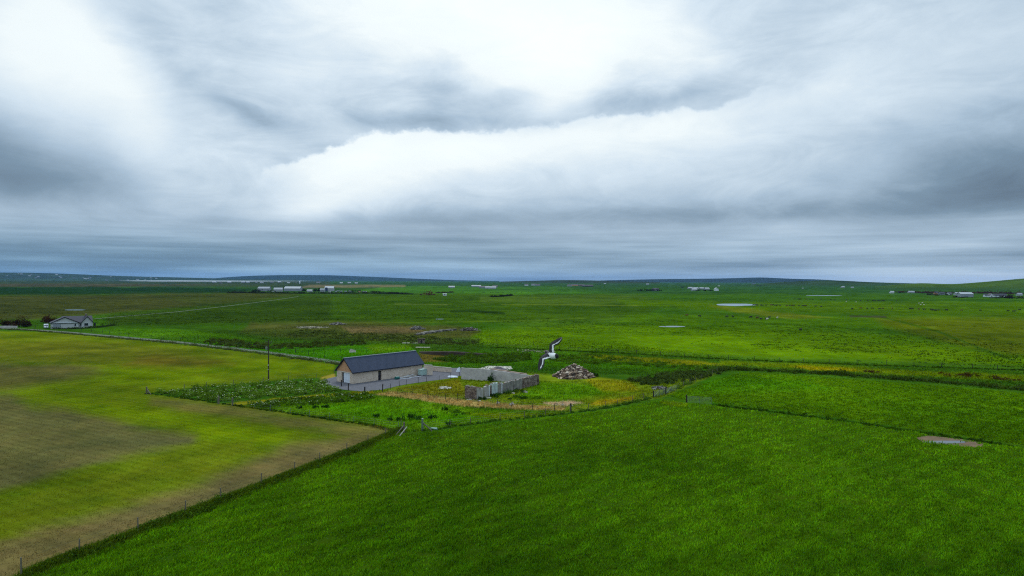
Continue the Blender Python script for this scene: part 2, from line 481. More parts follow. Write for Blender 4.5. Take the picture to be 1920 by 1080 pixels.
wool_m = simple('fleece', lin(225, 220, 205) * 0.8, 1.0, 0.1, 4)
stone_a = simple('loose_stone', lin(150, 132, 116) * 0.8, 0.95, 0.45, 1.1, bump=0.3)
stone_w = simple('pale_rubble', lin(180, 174, 162) * 0.75, 0.95, 0.3, 0.8)
pole_m = simple('creosoted_pole', lin(74, 66, 58) * 0.8, 0.9, 0.25, 2, stretch=(4, 4, 0.6))

# ------------------------------------------------------------------ object helpers
def tag(o, label=None, cat=None, group=None, kind=None):
    if label: o['label'] = label
    if cat: o['category'] = cat
    if group: o['group'] = group
    if kind: o['kind'] = kind
    return o

def link(name, me, mat=None, parent=None):
    o = bpy.data.objects.new(name, me); C.objects.link(o)
    if mat is not None and me is not None and not me.materials: me.materials.append(mat)
    if parent is not None: o.parent = parent
    return o

def thing(name, label, cat, loc=(0, 0, 0), rotz=0.0, group=None):
    o = bpy.data.objects.new(name, None); C.objects.link(o)
    o.empty_display_size = 0.2
    o.location = loc; o.rotation_euler = (0, 0, rotz)
    return tag(o, label, cat, group)

class MB:
    def __init__(s): s.v = []; s.f = []
    def add(s, vs, fs):
        k = len(s.v); s.v += [tuple(map(float, p)) for p in vs]; s.f += [tuple(i + k for i in f) for f in fs]; return s
    def box(s, x0, x1, y0, y1, z0, z1):
        return s.add([(x0, y0, z0), (x1, y0, z0), (x1, y1, z0), (x0, y1, z0), (x0, y0, z1), (x1, y0, z1), (x1, y1, z1), (x0, y1, z1)],
                     [(3, 2, 1, 0), (4, 5, 6, 7), (0, 1, 5, 4), (1, 2, 6, 5), (2, 3, 7, 6), (3, 0, 4, 7)])
    def tube(s, a, b, ra, rb=None, n=8):
        rb = ra if rb is None else rb
        a = Vector(a); b = Vector(b); d = (b - a).normalized()
        p = d.orthogonal().normalized(); q = d.cross(p)
        vs = []
        for c, r in ((a, ra), (b, rb)):
            for i in range(n):
                an = 2 * math.pi * i / n
                vs.append(c + (p * math.cos(an) + q * math.sin(an)) * r)
        fs = [(i, (i + 1) % n, n + (i + 1) % n, n + i) for i in range(n)]
        fs += [tuple(range(n))[::-1], tuple(range(n, 2 * n))]
        return s.add(vs, fs)
    def prism(s, prof, y0, y1):
        """profile [(x,z)] extruded along y"""
        n = len(prof)
        vs = [(x, y0, z) for x, z in prof] + [(x, y1, z) for x, z in prof]
        fs = [(i, (i + 1) % n, n + (i + 1) % n, n + i) for i in range(n)] + [tuple(range(n))[::-1], tuple(range(n, 2 * n))]
        return s.add(vs, fs)
    def mesh(s, name):
        me = bpy.data.meshes.new(name); me.from_pydata(s.v, [], s.f); me.validate()
        import bmesh
        bm = bmesh.new(); bm.from_mesh(me); bmesh.ops.recalc_face_normals(bm, faces=bm.faces); bm.to_mesh(me); bm.free()
        return me
    def build(s, name, mat, parent=None): return link(name, s.mesh(name), mat, parent)

def copy_tree(o, parent=None):
    c = o.copy(); C.objects.link(c)
    if parent is not None: c.parent = parent
    for ch in list(o.children): copy_tree(ch, c)
    return c

def V3(px, py, dz=0.0):
    p = P(px, py); return Vector((p[0], p[1], curv(p[0], p[1]) + dz))

# ------------------------------------------------------------------ ground colours (albedo, some light and shade painted in), regions given by their corners on the ground
LUX = 1.12      # light on open ground, used to turn a seen colour into an albedo
TINT = np.array([1.12, 0.86, 1.1])       # the overcast light is bluish: what looks this green is a yellower green
def A(r, g, b, k=1.0): return lin(r, g, b) / LUX * k * TINT
def AB(r, g, b): return lin(r, g, b) / LUX * np.array([1.0, 0.96, 0.98])      # bare soil

CROP = [(-400, 600), (0, 621), (90, 623), (210, 634), (330, 645), (470, 661), (560, 673), (628, 683), (626, 700), (600, 708), (548, 711), (480, 717),
        (380, 725), (276, 738), (330, 744), (430, 758), (560, 777), (700, 798), (738, 806), (722, 821), (640, 855), (500, 907), (360, 963), (220, 1020),
        (90, 1068), (40, 1090), (-300, 1260), (-900, 1500)]
MEADOW = [(60, 1086), (225, 1022), (368, 965), (518, 907), (664, 851), (748, 814), (800, 812), (905, 797), (1069, 778), (1150, 768), (1240, 750), (1290, 756),
          (1345, 762), (1560, 788), (1740, 814), (1920, 842), (2300, 900), (2300, 1500), (60, 1500), (0, 1200)]
RPAST = [(1250, 742), (1300, 726), (1390, 698), (1500, 704), (1650, 715), (1800, 727), (1960, 742), (2300, 775), (2300, 890), (1920, 835), (1740, 808), (1560, 782),
         (1345, 756), (1290, 752)]

def ground_color(x, y, z=None):
    if z is None: z = curv(x, y)
    px, py = proj(x, y, z)
    front = y > 5
    px = np.where(front, np.clip(px, -3000, 5000), -3000); py = np.where(front, np.clip(py, 400, 3000), 1500)
    n_big = fbm(x / 90, y / 90, 3, 4); n_mid = fbm(x / 18, y / 18, 11, 4); n_sm = fbm(x / 3.2, y / 3.2, 23, 3)
    # wobble used to fray the borders, in picture units so that far borders fray less in metres
    wob = (fbm(px / 14, py / 3.5, 31, 3) - 0.5)
    wob2 = (fbm(px / 60, py / 9, 37, 3) - 0.5)
    col = np.zeros(x.shape + (3,)); col[:] = A(52, 96, 16)
    def put(c, m):
        nonlocal col
        m = np.clip(m, 0, 1)[..., None]; col = col * (1 - m) + np.asarray(c) * m
    def reg(poly, c, feather=2.0, k=1.0, fray=3.0):
        s = poly_sd(px, py, poly) + wob * fray + wob2 * fray
        put(c, sstep(s, -feather, feather) * k)
    def line(pts, c, w, k=1.0, fray=1.0):
        d_ = line_d(px, py, pts) + wob * fray
        put(c, (1 - sstep(d_, w * 0.5, w * 1.3)) * k)
    # ---- far plain
    reg([(-3000, 500), (5000, 500), (5000, 552), (-3000, 548)], A(44, 84, 30), 3)
    reg([(-3000, 500), (620, 520), (620, 538), (-3000, 542)], A(50, 74, 38), 2)
    reg([(-3000, 531), (200, 532), (420, 534), (200, 538), (-3000, 538)], A(72, 74, 46), 1, .7, 1)
    reg([(-3000, 539), (300, 538), (480, 541), (450, 549), (130, 553), (-3000, 558)], A(26, 60, 24), 1.5)
    reg([(-3000, 557), (130, 553), (480, 549), (560, 552), (430, 572), (180, 590), (60, 600), (-3000, 610)], A(58, 72, 26), 4)
    reg([(300, 556), (700, 552), (900, 558), (760, 566), (400, 580)], A(56, 76, 24), 6, .7)
    reg([(200, 590), (560, 556), (760, 560), (900, 580), (900, 606), (560, 604), (300, 612), (200, 612)], A(46, 76, 14), 6)
    reg([(620, 553), (1100, 548), (1250, 565), (1200, 600), (900, 606), (620, 600)], A(52, 88, 12), 6)
    reg([(760, 536), (1060, 538), (1150, 550), (960, 552), (640, 546)], A(62, 118, 26), 1.5, .8)
    reg([(580, 534), (760, 534), (760, 538), (560, 540)], A(118, 116, 76), 1, .6, .8)
    reg([(880, 545), (1300, 548), (1920, 552), (1920, 540), (1300, 538), (900, 540)], A(44, 88, 26), 2, .7)
    reg([(900, 556), (1200, 552), (1240, 562), (1100, 572), (900, 566)], A(76, 108, 30), 3, .45)
    reg([(1150, 560), (1400, 566), (1700, 566), (2400, 572), (2400, 596), (1700, 590), (1400, 584), (1180, 574)], A(68, 108, 6), 4, .9)
    reg([(-3000, 618), (5000, 618), (5000, 606), (-3000, 606)], A(46, 92, 8), 5, .25)
    reg([(1180, 588), (1700, 594), (2400, 600), (2400, 622), (1500, 618), (1150, 606)], A(62, 104, 8), 6, .8)
    reg([(940, 606), (1120, 592), (1200, 600), (1100, 612), (990, 622)], A(72, 112, 22), 4, .4)
    reg([(1330, 572), (1420, 580), (1560, 596), (1480, 597), (1380, 586)], A(96, 114, 22), 2.5, .6)
    reg([(1640, 596), (2400, 592), (2400, 690), (1900, 668), (1760, 640), (1660, 612)], A(78, 96, 12), 10, .75)
    reg([(880, 622), (1150, 606), (1500, 618), (1700, 630), (1850, 662), (1960, 672), (1960, 688), (1500, 672), (1180, 660), (960, 650), (880, 640)], A(70, 112, 5), 8)  # sunlit band across the plain, its light painted as a brighter green
    reg([(1180, 628), (1420, 632), (1560, 648), (1640, 664), (1450, 668), (1200, 650)], A(76, 120, 4), 9, .9)
    reg([(1500, 640), (1800, 652), (1860, 668), (1640, 668)], A(76, 116, 6), 6, .7)
    # earthwork and ditches
    line([(846, 584), (890, 583), (945, 588)], A(30, 58, 14), 2.5, .85)
    line([(1635, 590), (1700, 606), (1760, 622), (1830, 650), (1900, 676)], A(44, 84, 14), 2.0, .7, 2)
    line([(1595, 593), (1660, 594)], A(58, 66, 40), 2, .8)
    line([(470, 607), (640, 606), (820, 604), (1000, 601), (1100, 596)], A(80, 116, 22), 1.0, .5)
    line([(940, 571), (1200, 573)], A(92, 120, 30), 1.0, .6)
    line([(740, 570), (840, 571)], A(84, 110, 40), 1, .6)
    # ---- rough ground behind the barn
    reg([(470, 606), (640, 603), (860, 612), (900, 622), (880, 634), (760, 640), (560, 636), (450, 624)], A(74, 80, 34), 5, .75)
    reg([(640, 612), (780, 614), (800, 624), (660, 628)], A(112, 102, 62), 4, .5)
    reg([(300, 614), (560, 618), (760, 630), (900, 636), (900, 660), (760, 656), (560, 640), (330, 634)], A(46, 78, 18), 5, .55)
    reg([(180, 618), (300, 614), (420, 626), (500, 640), (420, 642), (330, 640), (240, 632)], A(64, 116, 12), 3, .8)
    reg([(330, 646), (440, 640), (560, 650), (760, 646), (780, 658), (700, 664), (640, 684), (560, 673)], A(58, 122, 8), 3)
    reg([(690, 650), (770, 646), (765, 656), (700, 662)], A(86, 122, 8), 6, .6, 6)
    reg([(790, 662), (900, 658), (1080, 662), (1340, 688), (1300, 700), (1100, 690), (860, 684), (790, 690)], A(54, 104, 10), 4)
    reg([(785, 662), (850, 664), (840, 678), (790, 678)], A(110, 96, 40), 3, .7)
    reg([(1090, 664), (1300, 676), (1360, 684), (1300, 686), (1140, 676)], A(122, 132, 8), 2.5, .55)
    reg([(1350, 676), (1560, 684), (1700, 694), (1920, 704), (1920, 716), (1700, 704), (1500, 692), (1350, 684)], A(86, 116, 6), 3, .8)
    reg([(1480, 686), (1600, 690), (1620, 697), (1520, 694)], A(128, 132, 4), 2, .7)
    line([(920, 651), (1040, 656), (1180, 663), (1376, 674), (1515, 680), (1745, 688), (1930, 694)], A(38, 70, 10), 1.3, .7)
    # ---- right pasture
    reg(RPAST, A(66, 112, 5), 2.5)
    reg([(1330, 706), (1500, 712), (1560, 730), (1300, 736)], A(66, 132, 5), 8, .5)
    reg([(1600, 750), (1950, 770), (1950, 830), (1700, 795)], A(50, 96, 6), 12, .6)
    # ---- yard and garden
    reg([(640, 735), (740, 722), (850, 706), (880, 700), (1000, 700), (1180, 715), (1300, 705), (1345, 700), (1240, 745), (1070, 772), (1000, 770), (760, 745)], A(98, 130, 20), 3)
    reg([(740, 728), (860, 712), (880, 745), (800, 742)], A(128, 128, 26), 3, .6)
    reg([(1010, 716), (1110, 722), (1160, 736), (1060, 752), (960, 748)], A(76, 136, 8), 5, .8)
    reg([(1090, 706), (1180, 716), (1200, 732), (1130, 736)], A(128, 134, 16), 4, .6)
    reg([(730, 734), (800, 741), (880, 750), (960, 758), (1060, 764), (1058, 770), (960, 768), (860, 762), (760, 746), (700, 740)], A(162, 150, 80), 2, .85)
    reg([(1020, 756), (1072, 752), (1096, 756), (1060, 762)], A(184, 176, 130), 2, .8)
    reg([(1104, 760), (1120, 751), (1160, 747), (1192, 742), (1186, 750), (1150, 757)], A(134, 130, 12), 2.5, .8)
    reg([(440, 762), (620, 745), (700, 742), (770, 750), (900, 768), (1060, 772), (940, 788), (800, 806), (745, 812), (640, 790)], A(82, 134, 14), 3)
    reg([(560, 762), (640, 756), (760, 764), (900, 780), (860, 792), (720, 788)], A(70, 140, 6), 6, .6)
    reg([(870, 776), (1000, 776), (1060, 774), (940, 788)], A(110, 136, 8), 3, .6)
    reg([(290, 738), (480, 717), (610, 708), (640, 735), (560, 740), (410, 757)], A(54, 104, 18), 2)
    reg([(412, 757), (560, 743), (700, 733), (704, 738), (580, 748), (440, 761)], A(138, 148, 22), 1.2, .85)
    reg([(604, 704), (628, 700), (630, 712), (600, 712)], A(150, 146, 50), 1.5, .8)
    # ---- foreground meadow
    reg(MEADOW, A(68, 118, 9), 3)
    near = sstep(py, 800, 1080)
    put(A(58, 108, 8), poly_mask(px, py, MEADOW) * near * 0.5)  # nearer meadow darkened, foreground shading painted into the colour
    reg([(1240, 752), (1292, 757), (1286, 764), (1236, 760)], A(96, 130, 8), 2, .7)
    line([(1335, 758), (1560, 786), (1740, 812), (1930, 842)], A(34, 80, 10), 3.0, .8, 2)
    # ---- crop field
    reg(CROP, A(86, 114, 14), 1.2, 1, 1.2)
    cm = sstep(poly_sd(px, py, CROP), -1, 2)
    s_old = col.copy()
    brown = AB(94, 88, 46); olive = A(92, 106, 24); grn = A(92, 126, 6)
    for poly, c, f_, k in [
        ([(-400, 640), (150, 640), (330, 655), (430, 668), (330, 690), (0, 676), (-400, 670)], olive, 8, .8),
        ([(-400, 684), (60, 682), (180, 690), (215, 704), (160, 716), (40, 726), (-400, 730)], brown, 7, .85),
        ([(260, 668), (400, 674), (440, 684), (330, 690), (230, 684)], A(98, 96, 26), 6, .7),
        ([(-400, 740), (20, 742), (60, 760), (140, 772), (270, 800), (370, 815), (360, 832), (230, 856), (110, 892), (0, 926), (-400, 1000)], AB(94, 90, 52), 9, .9),
        ([(30, 738), (140, 722), (290, 716), (430, 700), (620, 690), (625, 684), (520, 678), (420, 690), (200, 690)], grn, 8, .65),
        ([(120, 748), (280, 770), (420, 792), (560, 808), (520, 830), (400, 826), (330, 798), (180, 772)], grn, 9, .85),
        ([(0, 950), (120, 905), (300, 862), (470, 830), (440, 870), (250, 930), (60, 990), (0, 1010)], A(86, 110, 16), 12, .8),
        ([(280, 742), (420, 760), (600, 786), (738, 808), (720, 822), (660, 816), (520, 800), (380, 776), (280, 756)], AB(106, 98, 48), 7, .8),
        ([(738, 808), (700, 832), (560, 886), (420, 942), (260, 1004), (90, 1072), (-50, 1120), (-60, 1030), (190, 965), (410, 895), (545, 838), (640, 826)], AB(104, 92, 56), 14, .9),
        ]:
        s = poly_sd(px, py, poly) + wob2 * 16 + (n_mid - 0.5) * 14
        m = (sstep(s, -f_ * 1.4, f_ * 1.4) * k * cm)[..., None]
        col = col * (1 - m) + c * m
    # mottling of the living sward: greener and yellower patches
    g = (n_big - 0.5) * 0.7 + (n_mid - 0.5) * 0.7 + (n_sm - 0.5) * 0.5
    col = col * (1 + g[..., None] * np.array([1.15, 0.9, 0.6]))
    return np.clip(col, 0.002, 0.9)

def poly_mask(px, py, poly): return sstep(poly_sd(px, py, poly), -1, 2)

_mw = P(1240, 748) - P(1069, 776); MOW = _mw / np.linalg.norm(_mw)
BANK_PX = [(40, 1088), (90, 1066), (220, 1018), (366, 962), (517, 904), (666, 846), (735, 816), (752, 808)]
BANK = P([p[0] for p in BANK_PX], [p[1] for p in BANK_PX])
DITCH_PX = [(1340, 759), (1480, 775), (1620, 795), (1760, 816), (1960, 846)]
DITCH = P([p[0] for p in DITCH_PX], [p[1] for p in DITCH_PX])
PUD = P(1772, 829)
MEADOW_W = [tuple(P(a, b)) for a, b in MEADOW if b < 1300] 

def relief(x, y):
    """height of the turf above the smooth plain"""
    r = np.hypot(x, y)
    px, py = proj(x, y, curv(x, y))
    ok = (y > 10) & (r < 400)
    z = np.zeros(x.shape)
    idx = np.nonzero(ok)
    if len(idx[0]) == 0: return z
    xs, ys = x[idx], y[idx]; pxs, pys = px[idx], py[idx]
    md = poly_mask(pxs, pys, MEADOW)
    a = (xs * BANK_DIR[0] + ys * BANK_DIR[1]); b = (-xs * BANK_DIR[1] + ys * BANK_DIR[0])
    lump = (fbm(a / 3.4, b / 1.5, 51, 3) - 0.5) * 0.50 + (fbm(a / 0.9, b / 0.55, 57, 2) - 0.5) * 0.26
    zz = md * (lump + 0.10)
    rp = poly_mask(pxs, pys, RPAST)
    zz += rp * (1 - md) * ((fbm(xs / 2.5, ys / 1.6, 61, 3) - 0.5) * 0.22 + 0.06)
    d = line_d(xs, ys, BANK)
    zz += 0.42 * np.exp(-(d / 0.55) ** 2) * (0.7 + 0.6 * fbm(xs / 2, ys / 2, 71, 2))
    d = line_d(xs, ys, DITCH)
    zz -= 0.35 * np.exp(-(d / 0.7) ** 2)
    # hollow round the field puddle
    dp = np.hypot((xs - PUD[0]) / 6.5, (ys - PUD[1]) / 3.4)
    zz *= sstep(dp, 0.7, 1.5)
    z[idx] = zz
    return z

# ------------------------------------------------------------------ the ground sheet
def make_ground():
    azs = np.concatenate([np.radians(np.arange(-180, -42, 6.0)), np.radians(np.linspace(-42, 42, 760)), np.radians(np.arange(48, 180, 6.0))])
    deps = np.concatenate([np.array([3.1, 3.3]), np.arange(3.6, 36, 0.75), np.arange(36, 120, 1.15), np.arange(120, 330, 1.35), np.arange(330, 640, 1.45), np.array([700, 900, 1600, 4000])]) 
    tt = deps / F
    disc = tt ** 2 - 2 * H / R_EARTH
    rr = np.where(disc > 0, R_EARTH * (tt - np.sqrt(np.maximum(disc, 0))), 0)
    rr = np.concatenate([[30000.0, 22000.0], rr[rr > 0]])
    rr = np.sort(rr)[::-1]
    rr = rr[np.concatenate([[True], np.diff(rr) < -0.01])]
    na, nr = len(azs), len(rr)
    AZ, RR = np.meshgrid(azs, rr)
    x = np.sin(AZ) * RR; y = np.cos(AZ) * RR
    z = curv(x, y) + relief(x, y)
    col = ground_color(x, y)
    gpx, gpy = proj(x, y, z)
    th = (poly_mask(gpx, gpy, MEADOW) * (y > 10) * 0.55)[..., None]      # thatch under the meadow, darkened to paint shade in the clump gaps
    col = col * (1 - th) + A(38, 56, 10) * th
    V = np.stack([x, y, z], -1).reshape(-1, 3)
    i = np.arange(nr - 1)[:, None]; j = np.arange(na)[None, :]
    jn = (j + 1) % na
    Fq = np.stack([i * na + j, (i + 1) * na + j, (i + 1) * na + jn, i * na + jn], -1).reshape(-1, 4)
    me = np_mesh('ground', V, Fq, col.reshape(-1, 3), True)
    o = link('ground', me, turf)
    tag(o, 'wide flat green farmland of pasture and rough grazing', 'ground', kind='structure')
    # faces that belong to the sown field become its own sheet
    return o, x, y, z, col

GROUND, gx, gy, gzv, gcol = make_ground()

def field_sheet(name, poly, mat, lift, label):
    """finely divided sheet of one field, taken from the same survey as the ground"""
    px, py = proj(gx, gy, gzv)
    ins = (poly_sd(px, py, poly) > -1.0) & (gy > 20)
    na = gx.shape[1]
    q = ins[:-1, :-1] & ins[1:, :-1] & ins[1:, 1:] & ins[:-1, 1:]
    ii, jj = np.nonzero(q)
    idx = np.stack([ii * na + jj, (ii + 1) * na + jj, (ii + 1) * na + jj + 1, ii * na + jj + 1], -1)
    u, inv = np.unique(idx.ravel(), return_inverse=True)
    V = np.stack([gx.ravel()[u], gy.ravel()[u], gzv.ravel()[u] + lift], -1)
    o = link(name, np_mesh(name, V, inv.reshape(-1, 4), gcol.reshape(-1, 3)[u], True), mat)
    return tag(o, label, 'field', kind='structure')

field_sheet('crop_field', CROP, crop_m, 0.02, 'sown field of thin young crop with bare brown patches')

def sheet(name, pts_px, mat, lift, label, cat, jitter=0.0, step=0.0, world=None):
    """flat patch on the ground given by its corners"""
    w = np.asarray(world) if world is not None else P([p[0] for p in pts_px], [p[1] for p in pts_px])
    out = []
    n = len(w)
    for i in range(n):
        a, b = w[i], w[(i + 1) % n]
        k = max(1, int(np.linalg.norm(b - a) / step)) if step else 1
        for q in range(k): out.append(a + (b - a) * q / k + (rng.normal(0, jitter, 2) if jitter else 0))
    z = [curv(p[0], p[1]) + lift for p in out]
    me = bpy.data.meshes.new(name)
    me.from_pydata([(p[0], p[1], zz) for p, zz in zip(out, z)], [], [tuple(range(len(out)))])
    import bmesh
    bm = bmesh.new(); bm.from_mesh(me); bmesh.ops.triangulate(bm, faces=bm.faces); bmesh.ops.recalc_face_normals(bm, faces=bm.faces)
    if sum(f.normal.z for f in bm.faces) < 0: bmesh.ops.reverse_faces(bm, faces=bm.faces)
    bm.to_mesh(me); bm.free()
    o = link(name, me, mat)
    return tag(o, label, cat, kind='structure')

def strip(name, pts_px, width, mat, lift, label, cat):
    w = P([p[0] for p in pts_px], [p[1] for p in pts_px])
    # resample
    pts = []
    for a, b in zip(w[:-1], w[1:]):
        k = max(1, int(np.linalg.norm(b - a) / 12)); pts += [a + (b - a) * q / k for q in range(k)]
    pts.append(w[-1]); pts = np.array(pts)
    tn = np.gradient(pts, axis=0); tn /= np.linalg.norm(tn, axis=1)[:, None]
    nn = np.stack([-tn[:, 1], tn[:, 0]], -1)
    L = pts + nn * width / 2; R_ = pts - nn * width / 2
    V = [(p[0], p[1], curv(p[0], p[1]) + lift) for p in np.concatenate([L, R_])]
    k = len(pts)
    me = bpy.data.meshes.new(name); me.from_pydata(V, [], [(i, k + i, k + i + 1, i + 1) for i in range(k - 1)])
    o = link(name, me, mat)
    return tag(o, label, cat, kind='structure')

strip('road', [(-120, 608), (0, 615), (60, 618), (140, 624), (240, 633), (330, 641), (430, 652), (520, 663), (600, 674), (650, 682)], 3.4, road_m, 0.03,
      'narrow farm road running along the sown field', 'road')
strip('track', [(176, 598), (240, 592.5), (330, 585), (400, 577), (450, 571), (520, 562), (560, 556)], 2.6, track_m, 0.05,
      'pale farm track crossing the rough grazing', 'track')
YARD = [(606, 712), (628, 707), (700, 700), (800, 688), (846, 690), (864, 690), (866, 704), (842, 710), (800, 715), (756, 722), (716, 731), (676, 734), (640, 730), (600, 721)]
sheet('gravel_yard', YARD, gravel_m, 0.03, 'grey gravel yard around the slate roofed barn', 'yard', 0.15, 1.5)
sheet('concrete_pad', [(893, 692.5), (915, 686.3), (958, 687), (961, 692), (935, 697)], pale_m, 0.06, 'pale concrete pad behind the ruin', 'concrete pad')
def water(name, cx, cy, rx, ry, label, rough=0.25, n=40, lift=0.05):
    th = np.linspace(0, 2 * math.pi, n, endpoint=False)
    k = 1 + rough * (fbm(np.cos(th) * 1.7 + cx, np.sin(th) * 1.7 + cy, 5, 3) - 0.5) * 2
    w = P(cx + np.cos(th) * rx * k, cy + np.sin(th) * ry * k)
    return sheet(name, None, water_m, lift, label, 'water', world=w)
water('pond', 1379, 571.6, 37, 2.2, 'shallow pond beside the cattle in the far pasture')
water('pond', 1261, 612.3, 27, 1.1, 'thin sliver of flood water in the green pasture')
water('pond', 140, 581.2, 20, 0.7, 'small flooded hollow beyond the bungalow')
water('pond', 824, 598.4, 8, 0.5, 'tiny pool in the dark pasture')
water('pond', 1545, 554.0, 36, 0.45, 'far thin pool beyond the cattle')
th_ = np.linspace(0, 2 * math.pi, 160, endpoint=False)                # the lake follows the curve of the earth, so it is finely divided
k_ = 1 + 0.5 * (fbm(np.cos(th_) * 2.2, np.sin(th_) * 2.2, 5, 3) - 0.5)
rim = P(400 + np.cos(th_) * 165 * k_, 526.9 + np.sin(th_) * 0.95 * k_); ctr = rim.mean(0)
LV = np.concatenate([ctr + (rim - ctr) * f for f in np.linspace(0.001, 1, 40)])
LV = np.concatenate([LV, (curv(LV[:, 0], LV[:, 1]) + 0.8)[:, None]], 1)
LF = [(i * 160 + j, (i + 1) * 160 + j, (i + 1) * 160 + (j + 1) % 160, i * 160 + (j + 1) % 160) for i in range(39) for j in range(160)]
tag(link('lake', np_mesh('lake', LV, np.array(LF)), lake_m), 'long silver lake far out below the hills', 'water', kind='structure')
MUD = [(1716, 820), (1740, 817), (1800, 823), (1850, 832), (1880, 840), (1850, 843), (1790, 836), (1730, 829)]
sheet('mud_patch', MUD, mud_m, 0.03,
      'bare brown mud around the field puddle', 'mud', 0.1, 0.6)
water('puddle', 1774, 829.2, 40, 2.6, 'pale puddle on bare mud in the near meadow', 0.3, 40, 0.05)

# ------------------------------------------------------------------ hills
def hill(name, prof, dist, halfdepth, rgb, label, seed):
    """rounded ridge whose crest reaches the given rows; distance from the plain it stands on"""
    xs = np.arange(prof[0][0], prof[-1][0] + 1, 9.0)
    ys = np.interp(xs, [p[0] for p in prof], [p[1] for p in prof])
    ys = np.convolve(np.pad(ys, 2, 'edge'), np.ones(5) / 5, 'valid')
    rows = np.linspace(-1, 1, 25)
    d = ray(xs, ys); hyp = np.hypot(d[:, 0], d[:, 1])
    crest = H + d[:, 2] / hyp * dist
    base = -dist ** 2 / (2 * R_EARTH)
    hgt = np.maximum(crest - base, 0.2)
    V = []; col = []
    for k in rows:
        r = dist + k * halfdepth
        prof_k = math.cos(k * math.pi / 2) ** 1.3
        x = d[:, 0] / hyp * r; y = d[:, 1] / hyp * r
        n = fbm(x / 400, y / 400, seed, 4) - 0.5
        z = -r * r / (2 * R_EARTH) + hgt * prof_k * (1 + 0.25 * n * (1 - prof_k)) - 1.0 * (abs(k) > 0.97)
        V.append(np.stack([x, y, z], -1))
        pn = fbm(x / 160, y / 110, seed + 3, 3); cell = _hash(np.floor(x / 170 + n), np.floor(y / 120), seed + 9)
        c = np.asarray(rgb)[None, :] * (0.75 + 0.5 * pn + 0.45 * (cell - 0.5))[:, None]
        f = sstep(hgt * prof_k, 0.5, 12.0)[:, None]
        col.append(c * f + A(46, 84, 32) * (0.85 + 0.3 * pn)[:, None] * (1 - f))
    V = np.concatenate(V); col = np.concatenate(col)
    na, nr = len(xs), len(rows)
    i = np.arange(nr - 1)[:, None]; j = np.arange(na - 1)[None, :]
    Fq = np.stack([i * na + j, i * na + j + 1, (i + 1) * na + j + 1, (i + 1) * na + j], -1).reshape(-1, 4)
    o = link(name, np_mesh(name, V, Fq, col, True), turf)
    return tag(o, label, 'hill', kind='structure')

hill('hill', [(-700, 500), (-300, 506), (0, 511), (60, 511.3), (120, 513), (200, 516.5), (260, 518.5), (330, 520), (430, 522.5), (560, 525)], 11500, 1300,
     A(46, 70, 34), 'long low ridge dotted with far houses beyond the lake', 3)
hill('hill', [(360, 526), (420, 520), (470, 517), (540, 515.5), (620, 516), (700, 519), (780, 522.5), (860, 525.5), (940, 527)], 15000, 1800,
     A(40, 62, 36), 'far blue hill whose top fades into the cloud', 5)
hill('hill', [(940, 528), (1000, 526.5), (1050, 525), (1100, 525.5), (1160, 527), (1240, 529)], 5200, 700, A(48, 70, 40), 'low dark rise with a cluster of farms', 8)
hill('hill', [(1060, 528), (1140, 525.5), (1200, 524), (1260, 523), (1330, 522.5), (1400, 521), (1420, 519.7), (1440, 520.5), (1470, 522.2), (1540, 524), (1600, 528), (1680, 532)], 12500, 1500,
     A(38, 58, 36), 'far dark blue ridge under low cloud', 11)
hill('hill', [(1400, 534), (1470, 528.5), (1540, 525.6), (1575, 525.8), (1610, 528), (1660, 530), (1720, 531.5), (1800, 534)], 4200, 600, A(46, 74, 36), 'gentle green rise with a few white houses', 14)
hill('hill', [(1640, 538), (1690, 533), (1726, 530.3), (1756, 532), (1786, 533), (1830, 529.8), (1875, 526), (1925, 521.6), (2000, 516), (2150, 508), (2400, 500), (2700, 503)], 2900, 620,
     A(62, 96, 28), 'green hillside with a wind turbine', 17)

# ------------------------------------------------------------------ plants
def blades(X_, Y_, Z_, h, w, col, lean=0.35, wind=(0.6, 0.3)):
    n = len(X_)
    an = rng.uniform(0, 2 * math.pi, n); c, s = np.cos(an) * w / 2, np.sin(an) * w / 2
    lx = (rng.normal(0, lean, n) + wind[0] * lean) * h; ly = (rng.normal(0, lean, n) + wind[1] * lean) * h
    V = np.empty((n, 3, 3), np.float32)
    V[:, 0] = np.stack([X_ - c, Y_ - s, Z_ - 0.02], -1)
    V[:, 1] = np.stack([X_ + c, Y_ + s, Z_ - 0.02], -1)
    V[:, 2] = np.stack([X_ + lx, Y_ + ly, Z_ + h], -1)
    return V.reshape(-1, 3), np.repeat(col, 3, 0)

def stuff(name, V, col, mat, label, cat):
    Ft = np.arange(len(V), dtype=np.int32).reshape(-1, 3)
    o = link(name, np_mesh(name, V, Ft, col), mat)
    return tag(o, label, cat, kind='stuff')

def sample_px(poly, n, lo=None, hi=None):
    p = np.asarray(poly, float)
    x0, y0 = p.min(0); x1, y1 = p.max(0)
    if lo is not None: x0 = max(x0, lo[0]); y0 = max(y0, lo[1]); x1 = min(x1, hi[0]); y1 = min(y1, hi[1])
    xs = []; ys = []; c = 0
    while c < n:
        a = rng.uniform(x0, x1, n * 2); b = rng.uniform(y0, y1, n * 2)
        k = poly_sd(a, b, poly) > 0
        xs.append(a[k]); ys.append(b[k]); c += k.sum()
    return np.concatenate(xs)[:n], np.concatenate(ys)[:n]

